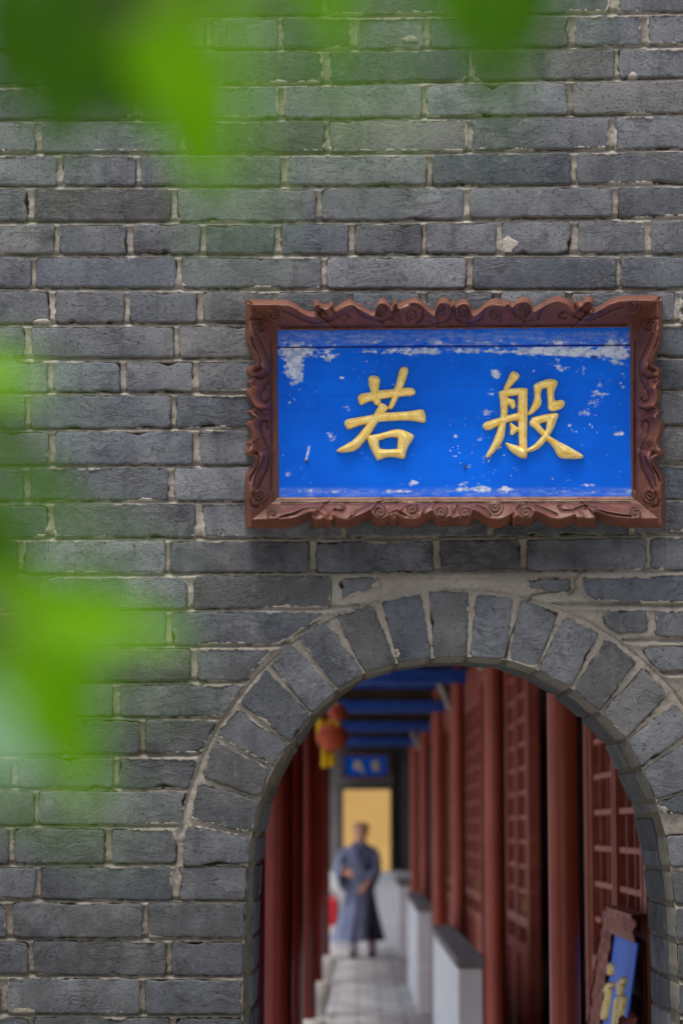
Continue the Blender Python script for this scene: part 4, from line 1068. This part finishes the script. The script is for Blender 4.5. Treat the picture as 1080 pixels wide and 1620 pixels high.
MB().box(q0[0], q1[0], FW - .19, FW - .15, q0[2], q1[2], .004).build('board_panel', M['blue'], p3)
for a in ((q0[0] - .035, q1[0] + .035, q0[2] - .035, q0[2]), (q0[0] - .035, q1[0] + .035, q1[2], q1[2] + .035), (q0[0] - .035, q0[0], q0[2], q1[2]), (q1[0], q1[0] + .035, q0[2], q1[2])):
    MB().box(a[0], a[1], FW - .22, FW - .14, a[2], a[3], .004).build('frame_rail', M['frame'], p3)
dpl = lambda X, Y, h: np.stack([Pa(X, Y, FW - .19)[..., 0], FW - .19 - h, Pa(X, Y, FW - .19)[..., 2]], -1)
z6 = lambda p: zp(p, 6.0, 490, 1050)
relief_char('gilded_character', [z6([(415, 930), (480, 920), (490, 945), (425, 955)]), z6([(440, 920), (462, 918), (455, 990), (425, 1010), (415, 990)]), z6([(470, 930), (490, 930), (485, 990), (520, 1010), (515, 1035), (475, 1020), (465, 985)]), z6([(420, 965), (480, 960), (480, 978), (420, 985)])], .001, .02, 2, M['gold'], dpl, .35, p3)
relief_char('gilded_character', [z6([(580, 935), (675, 925), (675, 945), (580, 955)]), z6([(615, 905), (638, 905), (638, 1020), (615, 1020)]), z6([(585, 975), (670, 965), (675, 985), (590, 995)]), z6([(590, 1000), (610, 975), (622, 985), (600, 1018)]), z6([(640, 985), (675, 1005), (665, 1022), (635, 1000)])], .001, .02, 2, M['gold'], dpl, .35, p3)
# lanterns -----------------------------------------------------------------
def lantern(px, py, d, s, label, tass):
    x, y_, z = P(px, py, d - 6)
    L = empty('lantern', (x, y_, z), label, 'lantern', 'hanging lanterns')
    MB().lathe(x, y_, [(.03 * s, z - .095 * s), (.07 * s, z - .085 * s), (.105 * s, z - .04 * s), (.112 * s, z), (.105 * s, z + .04 * s), (.07 * s, z + .085 * s), (.03 * s, z + .095 * s)], 20).build('lantern_shade', M['lred'], L, auto=True)
    MB().lathe(x, y_, [(.045 * s, z + .09 * s), (.05 * s, z + .11 * s), (.02 * s, z + .12 * s)], 16).build('cap', M['yellow'], L, auto=True)
    MB().tube([(x, y_, z + .12 * s), (x, y_, 2.965)], .004, 6).build('cord', M['black'], L)
    for (tx, tz, ln, r_) in tass: MB().lathe(x + tx, y_, [(r_ * .5, z + tz), (r_, z + tz - .02), (r_ * 1.15, z + tz - ln), (r_ * .9, z + tz - ln - .01)], 12).build('tassel', M['yellow'], L, auto=True)
lantern(525, 1166, 19.2, 1.12, 'red silk lantern with yellow tassels hanging low at the corridor\'s left', ((-.09, .15, .17, .032), (-.055, -.08, .15, .026), (.0, -.12, .10, .026)))
lantern(534, 1128, 17.5, .62, 'smaller red lantern hanging higher and nearer, partly hidden by the arch', ((0, -.055, .03, .015),))
# fire extinguisher -----------------------------------------------------------
q = P(526, 1449, FW - .22); fx0 = empty('fire_extinguisher', (q[0], FW - .2, .30), 'red fire extinguisher on a bracket at the end wall, left of the person', 'extinguisher')
MB().lathe(q[0], FW - .2, [(.05, .30), (.062, .31), (.062, .62), (.045, .67), (.02, .69)], 20).build('cylinder', M['ext'], fx0, auto=True)
MB().box(q[0] - .02, q[0] + .02, FW - .22, FW - .18, .69, .73, .004).box(q[0] - .07, q[0] + .02, FW - .21, FW - .19, .735, .75, .003).build('valve', M['black'], fx0)
MB().tube([(q[0] + .02, FW - .2, .71), (q[0] + .075, FW - .2, .66), (q[0] + .078, FW - .21, .45), (q[0] + .07, FW - .21, .36)], .010, 8).build('hose', M['black'], fx0, smooth=True)
MB().box(q[0] - .03, q[0] + .03, FW - .14, FW - .082, .5, .53).build('bracket', M['black'], fx0)

# ---------------------------------------------------------------- the walking person in a robe
def person():
    d = 30.3; y0 = d - 6; ox = P(565, 1500, y0)[0]
    root = empty('person', (0, y0, FZ), 'person in a long blue-grey robe walking towards the arch along the corridor', 'person')
    k = 1.0
    # continuous body through a skin modifier
    pts = []; edges = []; rad = []
    def add(p, r, par=None):
        pts.append((p[0], y0 + p[1], FZ + p[2])); rad.append(r)
        if par is not None: edges.append((par, len(pts) - 1))
        return len(pts) - 1
    pel = add((.03, 0, .86), .13); sp = add((.03, 0, 1.02), .12, pel); ch = add((.03, 0, 1.22), .14, sp); nb = add((.035, -.01, 1.37), .06, ch); nk = add((.04, -.02, 1.43), .052, nb)
    jw = add((.045, -.045, 1.49), .082, nk); hd = add((.05, -.03, 1.555), .102, jw); tp = add((.052, -.02, 1.615), .088, hd)
    def arm(sh, el, wr, hnd, par):
        a = add(sh, .055, par); b = add(el, .042, a); c = add(wr, .028, b); h = add(hnd, .034, c); return c, h
    w1, h1 = arm((-.14, 0, 1.31), (-.235, -.05, 1.09), (-.17, -.2, 1.04), (-.125, -.24, 1.045), ch)
    w2, h2 = arm((.19, 0, 1.31), (.225, -.03, 1.07), (.13, -.17, .92), (.085, -.2, .87), ch)
    for (hip, kn, an, toe) in (((-.05, 0, .80), (-.03, -.09, .46), (-.05, -.06, .09), (-.06, -.2, .035)), ((.11, 0, .80), (.15, .06, .46), (.19, .28, .12), (.19, .2, .035))):
        a = add(hip, .085, pel); b = add(kn, .055, a); c = add(an, .036, b); e = add(toe, .034, c)
    def fingers(hp, dirv, side):
        hp = Vector(hp); dirv = Vector(dirv).normalized(); side = Vector(side).normalized(); dn = Vector((0, 0, -1)); out = MB()
        for i, L in enumerate((.05, .06, .055, .045)):
            s0 = hp + side * (i - 1.5) * .017 + Vector((0, y0, FZ)); p1 = s0 + dirv * .035; p2 = p1 + dirv * L * .5 + dn * .01; p3 = p2 + dirv * L * .35 + dn * .025
            out.tube([s0, p1, p2, p3], [.009, .009, .008, .006], 6)
        s0 = hp + side * -.03 + Vector((0, y0, FZ)); out.tube([s0, s0 + side * -.02 + dirv * .02, s0 + side * -.022 + dirv * .05], [.010, .009, .007], 6)
        return out
    me = bpy.data.meshes.new('body'); me.from_pydata(pts, edges, []); me.materials.append(M['skin'])
    o = bpy.data.objects.new('body', me); link(o)
    md = o.modifiers.new('skin', 'SKIN'); md.use_smooth_shade = True
    for i, v in enumerate(me.skin_vertices[0].data): v.radius = (rad[i], rad[i]); v.use_root = (i == 0)
    o.modifiers.new('sub', 'SUBSURF').levels = 2
    bpy.context.view_layer.update(); dg = bpy.context.evaluated_depsgraph_get()
    nm = bpy.data.meshes.new_from_object(o.evaluated_get(dg)); bpy.data.objects.remove(o)
    if not nm.materials: nm.materials.append(M['skin'])
    o = bpy.data.objects.new('body', nm)
    # add nose, ears, fingers to the same mesh
    ex = MB(); fc = Vector((.045, y0 - .03, FZ + 1.55))
    ex.loft([[tuple(fc + Vector((math.cos(a) * r_, yy, zz + math.sin(a) * r_ * 1.5))) for a in np.linspace(0, 6.283, 9)[:-1]] for r_, yy, zz in ((.014, -.07, -.005), (.012, -.088, -.010), (.005, -.1, -.016))])
    for sx in (-1, 1): ex.loft([[tuple(fc + Vector((sx * (.083 + dx), .01 + math.cos(a) * r_, math.sin(a) * r_ * 1.6))) for a in np.linspace(0, 6.283, 9)[:-1]] for r_, dx in ((.014, -.01), (.018, .006), (.010, .014))])
    f1 = fingers((-.125, -.24, 1.045), (.8, -.4, -.1), (.1, 0, 1)); ex.add(f1.v, f1.f)
    f2 = fingers((.085, -.2, .87), (-.45, -.3, -.6), (.8, -.2, -.2)); ex.add(f2.v, f2.f)
    bm = bmesh.new(); bm.from_mesh(nm); n0 = [bm.verts.new(v) for v in ex.v]
    for f in ex.f: bm.faces.new([n0[i] for i in f])
    bmesh.ops.recalc_face_normals(bm, faces=bm.faces); bm.to_mesh(nm); bm.free(); nm.polygons.foreach_set('use_smooth', [True] * len(nm.polygons))
    link(o); adopt(o, root)
    # face details: eyes, brows, mouth; close-cropped hair
    for sx in (-1, 1):
        e = MB().lathe(0, 0, [(.002, -.007), (.009, -.004), (.011, 0), (.009, .004), (.002, .007)], 10); e.v = [(fc.x + sx * .03 + x, fc.y - .074 + y * .5, fc.z + .012 + z * .8) for x, y, z in e.v]; e.build('eye', M['black'], root, smooth=True)
        MB().tube([(fc.x + sx * .016, fc.y - .083, fc.z + .032), (fc.x + sx * .045, fc.y - .072, fc.z + .030)], .0035, 6).build('eyebrow', M['black'], root)
    MB().tube([(fc.x - .022, fc.y - .076, fc.z - .045), (fc.x, fc.y - .084, fc.z - .047), (fc.x + .022, fc.y - .076, fc.z - .045)], .0045, 6).build('mouth', M['frame'], root)
    hr = MB(); rings = []
    for i in range(7):
        ph = math.pi / 2 * i / 6; rr = .100 * math.cos(ph) + .002; zz = .055 + .058 * math.sin(ph); back = .012
        rings.append([(fc.x + .006 + rr * math.cos(a), fc.y + .018 + rr * 1.02 * math.sin(a), fc.z + zz - .03 * max(0, math.sin(a)) * math.cos(ph)) for a in np.linspace(0, 6.283, 25)[:-1]])
    hr.loft(rings).build('cropped_hair', mat_simple('cropped_hair', srgb(188, 138, 116), srgb(200, 150, 128), 40), root, smooth=True)
    # robe: lofted rings with folds
    def robe_ring(z, cx, cy, rx, ry, fold, ph, n=64):
        out = []
        for i in range(n):
            a = 2 * math.pi * i / n; f = 1 + fold * (math.sin(a * 7 + ph) * .6 + math.sin(a * 11 + ph * 1.7) * .4)
            out.append((cx + rx * f * math.cos(a), y0 + cy + ry * f * math.sin(a), FZ + z))
        return out
    prof_ = [(.205, -.085, .03, .235, .30, .15, .3), (.30, -.065, .03, .22, .27, .13, .6), (.5, -.02, .02, .20, .22, .11, 1.0), (.7, .01, .0, .18, .18, .08, 1.5), (.88, .03, 0, .175, .155, .04, 1.6), (1.0, .03, 0, .165, .14, .03, 2.0),
             (1.12, .03, 0, .170, .14, .02, 2.4), (1.24, .03, 0, .19, .145, .015, 2.7), (1.33, .03, 0, .185, .125, .01, 3), (1.375, .032, -.005, .12, .09, .005, 3), (1.405, .036, -.01, .068, .066, 0, 3), (1.425, .038, -.012, .062, .06, 0, 3)]
    mb = MB().loft([robe_ring(*p) for p in prof_], cap=False); mb.build('robe', M['robe'], root, smooth=True)
    # dark trailing panel of the robe at the person's left side
    mb = MB(); rows = []
    for z, xa, xb, yb in ((.90, .13, .20, -.06), (.6, .06, .25, -.09), (.4, .04, .30, -.10), (.21, .02, .35, -.08)):
        rows.append([(xa + (xb - xa) * t, y0 + yb - .04 * math.sin(t * 6.3 * 1.5), FZ + z) for t in np.linspace(0, 1, 9)] + [(xa + (xb - xa) * t, y0 + yb + .05 - .04 * math.sin(t * 6.3 * 1.5), FZ + z) for t in np.linspace(1, 0, 9)])
    mb.loft(rows).build('robe_back_panel', M['under'], root, smooth=True)
    # crossed collar and front opening edge
    MB().tube([(-.045, y0 - .075, FZ + 1.41), (.0, y0 - .125, FZ + 1.32), (.06, y0 - .150, FZ + 1.2), (.14, y0 - .135, FZ + 1.08)], .014, 8).build('collar', M['under'], root, smooth=True)
    MB().tube([(.12, y0 - .075, FZ + 1.40), (.06, y0 - .125, FZ + 1.32), (.02, y0 - .14, FZ + 1.25)], .014, 8).build('collar', M['under'], root, smooth=True)
    def sleeve(path, rads):
        mb = MB(); pp = [Vector(p) + Vector((0, y0, FZ)) for p in path]; rings = []
        for i, p in enumerate(pp):
            t = (pp[min(i + 1, len(pp) - 1)] - pp[max(i - 1, 0)]).normalized(); a = t.cross(Vector((0, 1, 0))).normalized(); b = t.cross(a)
            rings.append([tuple(p + rads[i][0] * math.cos(u) * a + rads[i][1] * math.sin(u) * b + Vector((0, 0, -rads[i][2] * max(0, -(math.cos(u) * a + math.sin(u) * b).z)))) for u in np.linspace(0, 6.283, 21)[:-1]])
        mb.loft(rings, cap=False).build('sleeve', M['robe'], root, smooth=True)
    sleeve([(-.11, 0, 1.335), (-.16, -.01, 1.28), (-.205, -.03, 1.19), (-.235, -.06, 1.10), (-.20, -.14, 1.06), (-.165, -.2, 1.045)], [(.05, .06, 0), (.066, .075, 0), (.066, .075, .01), (.07, .07, .05), (.065, .07, .13), (.06, .06, .19)])
    sleeve([(.16, 0, 1.335), (.205, -.01, 1.28), (.23, -.02, 1.18), (.225, -.04, 1.07), (.175, -.11, .99), (.135, -.165, .935)], [(.05, .06, 0), (.066, .075, 0), (.066, .075, .01), (.07, .07, .05), (.065, .07, .12), (.06, .06, .17)])
    for (an, toe) in (((-.05, -.06, .0), (-.06, -.22, .0)), ((.19, .30, .02), (.19, .17, .0))):
        a = Vector((an[0], y0 + an[1], FZ + .03)); b = Vector((toe[0], y0 + toe[1], FZ + .03)); dd = (b - a).normalized(); mb = MB()
        mb.tube([a - dd * .06, a - dd * .04, a, b - dd * .05, b, b + dd * .02], [.02, .042, .046, .044, .034, .012], 12)
        mb.v = [(x, y_, max(FZ, min(z, FZ + .075))) for x, y_, z in mb.v]; mb.build('shoe', M['black'], root, smooth=True)
        MB().tube([(an[0], y0 + an[1], FZ + .06), (an[0] * .95, y0 + an[1] * .9, FZ + .26)], [.062, .068], 12).build('stocking', M['sock'], root, smooth=True)
person()

# ---------------------------------------------------------------- leaves close to the camera
def leafmesh(b, t, wd, curl, nrm, mat, parent, seed):
    rnd = random.Random(seed)
    b, t = Vector(b), Vector(t); ax = t - b; L = ax.length; ax.normalize(); nrm = Vector(nrm); nrm = (nrm - ax * nrm.dot(ax)).normalized(); sd_ = ax.cross(nrm)
    nu, nv = 22, 9; V = np.zeros((nu, nv, 3))
    for i in range(nu):
        u = i / (nu - 1); hw = wd / 2 * (math.sin(math.pi * u ** .8) ** .75) * (1 - .25 * u) * 1.15 + .0004
        hw *= 1 + .05 * math.sin(u * 60)
        for j in range(nv):
            s_ = (j / (nv - 1) - .5) * 2
            p = b + ax * (u * L) + sd_ * (s_ * hw) + nrm * (-curl * L * (u - .3) ** 2 - .25 * hw * abs(s_) ** 1.3 * -1 * .6 + .04 * hw * math.sin(u * 30 + abs(s_) * 4))
            V[i, j] = p
    o, _ = gridmesh('leaf', V, None, mat, None, True)
    MB().tube([b - ax * .012, b], .0009, 6)
    return adopt(o, parent)
def branch(label, twig, leaves, group='leafy branches in the foreground'):
    """twig: list of (px, py, distance); leaves: (base px, py, tip px, py, distance, width px, material)"""
    w0 = P(twig[0][0], twig[0][1], twig[0][2] - 6)
    root = empty('leafy_branch', w0, label, 'branch', group)
    tp = [P(a, b, d * (.84 if d > .7 else 1) - 6) for a, b, d in twig]
    MB().tube(tp, list(np.linspace(.0035, .0014, len(tp))), 8).build('twig', M['bark'], root, smooth=True)
    for i, (bx, by, tx, ty, d, wp, mt) in enumerate(leaves):
        rnd = random.Random(i * 7 + int(bx)); d = d * .84 if d > .7 else d; d2 = d + rnd.uniform(-.02, .02)
        b = P(bx, by, d - 6); t = P(tx, ty, d2 - 6)
        leafmesh(b, t, wp * d / F, rnd.uniform(.0, .18), (rnd.uniform(-.3, .3), -1, rnd.uniform(.1, .6)), M[mt], root, i)
        # stalk to the nearest twig point
        nt_ = min(tp, key=lambda q: (Vector(q) - Vector(b)).length)
        if (Vector(nt_) - Vector(b)).length > .004: MB().tube([nt_, tuple((Vector(nt_) + Vector(b)) / 2 + Vector((0, 0, .003))), b], .0009, 6).build('leaf_stalk', M['bark'], root)
branch('out-of-focus bright and dark green leaves hanging across the upper left corner', [(60, -260, 1.05), (150, -120, 1.04), (230, -40, 1.0), (290, 20, .98)],
       [(200, -120, 108, 240, 1.0, 165, 'leaf_shaded'), (260, -140, 205, 130, 1.02, 190, 'leaf_shaded'), (95, -60, 62, 200, 1.0, 95, 'leaf_shaded'), (290, 40, 328, 310, .97, 150, 'leaf'), (210, 40, 335, 190, .96, 130, 'leaf'), (150, 50, 225, 225, .98, 95, 'leafm'),
        (330, -90, 320, 60, 1.03, 90, 'leaf_shaded'), (15, -60, 10, 170, 1.03, 90, 'leaf_shaded'), (60, 20, 70, 225, 1.0, 70, 'leafm')])
branch('thin translucent green leaf veil very near the lens across the upper wall', [(60, -520, .42), (260, -360, .42), (520, -300, .42), (760, -320, .42)],
       [(280, -300, 390, 400, .40, 85, 'leaf'), (520, -300, 600, 300, .40, 70, 'leaf'), (420, -300, 470, 240, .41, 60, 'leafm'), (740, -300, 750, 250, .40, 60, 'leafm'), (900, -300, 870, 120, .40, 45, 'leafm'), (100, -300, 60, 330, .41, 50, 'leafm')])
branch('dark green drooping leaf at the top centre with brighter leaf beside it', [(560, -260, 1.05), (680, -150, 1.03), (760, -80, 1.0)],
       [(785, -130, 795, 165, .98, 130, 'leaf_shaded'), (850, -130, 845, 85, 1.0, 85, 'leaf_shaded'), (700, -140, 728, 95, .96, 110, 'leafm'), (505, -130, 525, 80, .95, 85, 'leaf'), (745, -120, 760, 60, .99, 90, 'leaf_shaded')])
branch('bright green leaves reaching in from the left edge below the middle', [(-300, 700, 1.0), (-120, 860, .98), (-20, 930, .95), (60, 985, .95)],
       [(75, 930, 110, 1215, .95, 165, 'leaf'), (40, 960, 300, 1005, .93, 75, 'leaf'), (20, 1010, 60, 1170, .97, 110, 'leafm'), (90, 1050, 150, 1290, .93, 85, 'leaf'), (-30, 790, 35, 1000, 1.0, 95, 'leaf_shaded'), (-20, 930, 150, 1000, .95, 90, 'leaf'), (-40, 1080, 30, 1260, .88, 85, 'leaf_sheen'),
        (-60, 760, 25, 920, .98, 110, 'leaf_shaded'), (120, 930, 215, 985, .97, 60, 'leafm'), (-40, 1010, 30, 1110, .99, 80, 'leaf_shaded')])
branch('small green leaves at the left edge beside the wall\'s middle courses', [(-260, 500, 1.0), (-120, 560, 1.0), (-30, 600, 1.0), (30, 690, 1.0)],
       [(-60, 575, 66, 612, 1.0, 80, 'leaf'), (-50, 655, 40, 672, 1.0, 45, 'leaf_shaded'), (45, 725, 118, 808, 1.02, 52, 'leaf_shaded'), (-30, 690, 68, 745, 1.0, 52, 'leaf_shaded'), (-60, 870, 40, 960, 1.0, 90, 'leaf_shaded')])
branch('thin translucent green leaf veil very near the lens along the left edge', [(-500, 700, .42), (-250, 840, .42), (-160, 960, .42)],
       [(-150, 760, 270, 930, .40, 40, 'leaf'), (-160, 960, 290, 1090, .40, 42, 'leaf'), (-120, 1140, 210, 1310, .40, 32, 'leaf'), (-160, 560, 90, 640, .41, 34, 'leaf')])
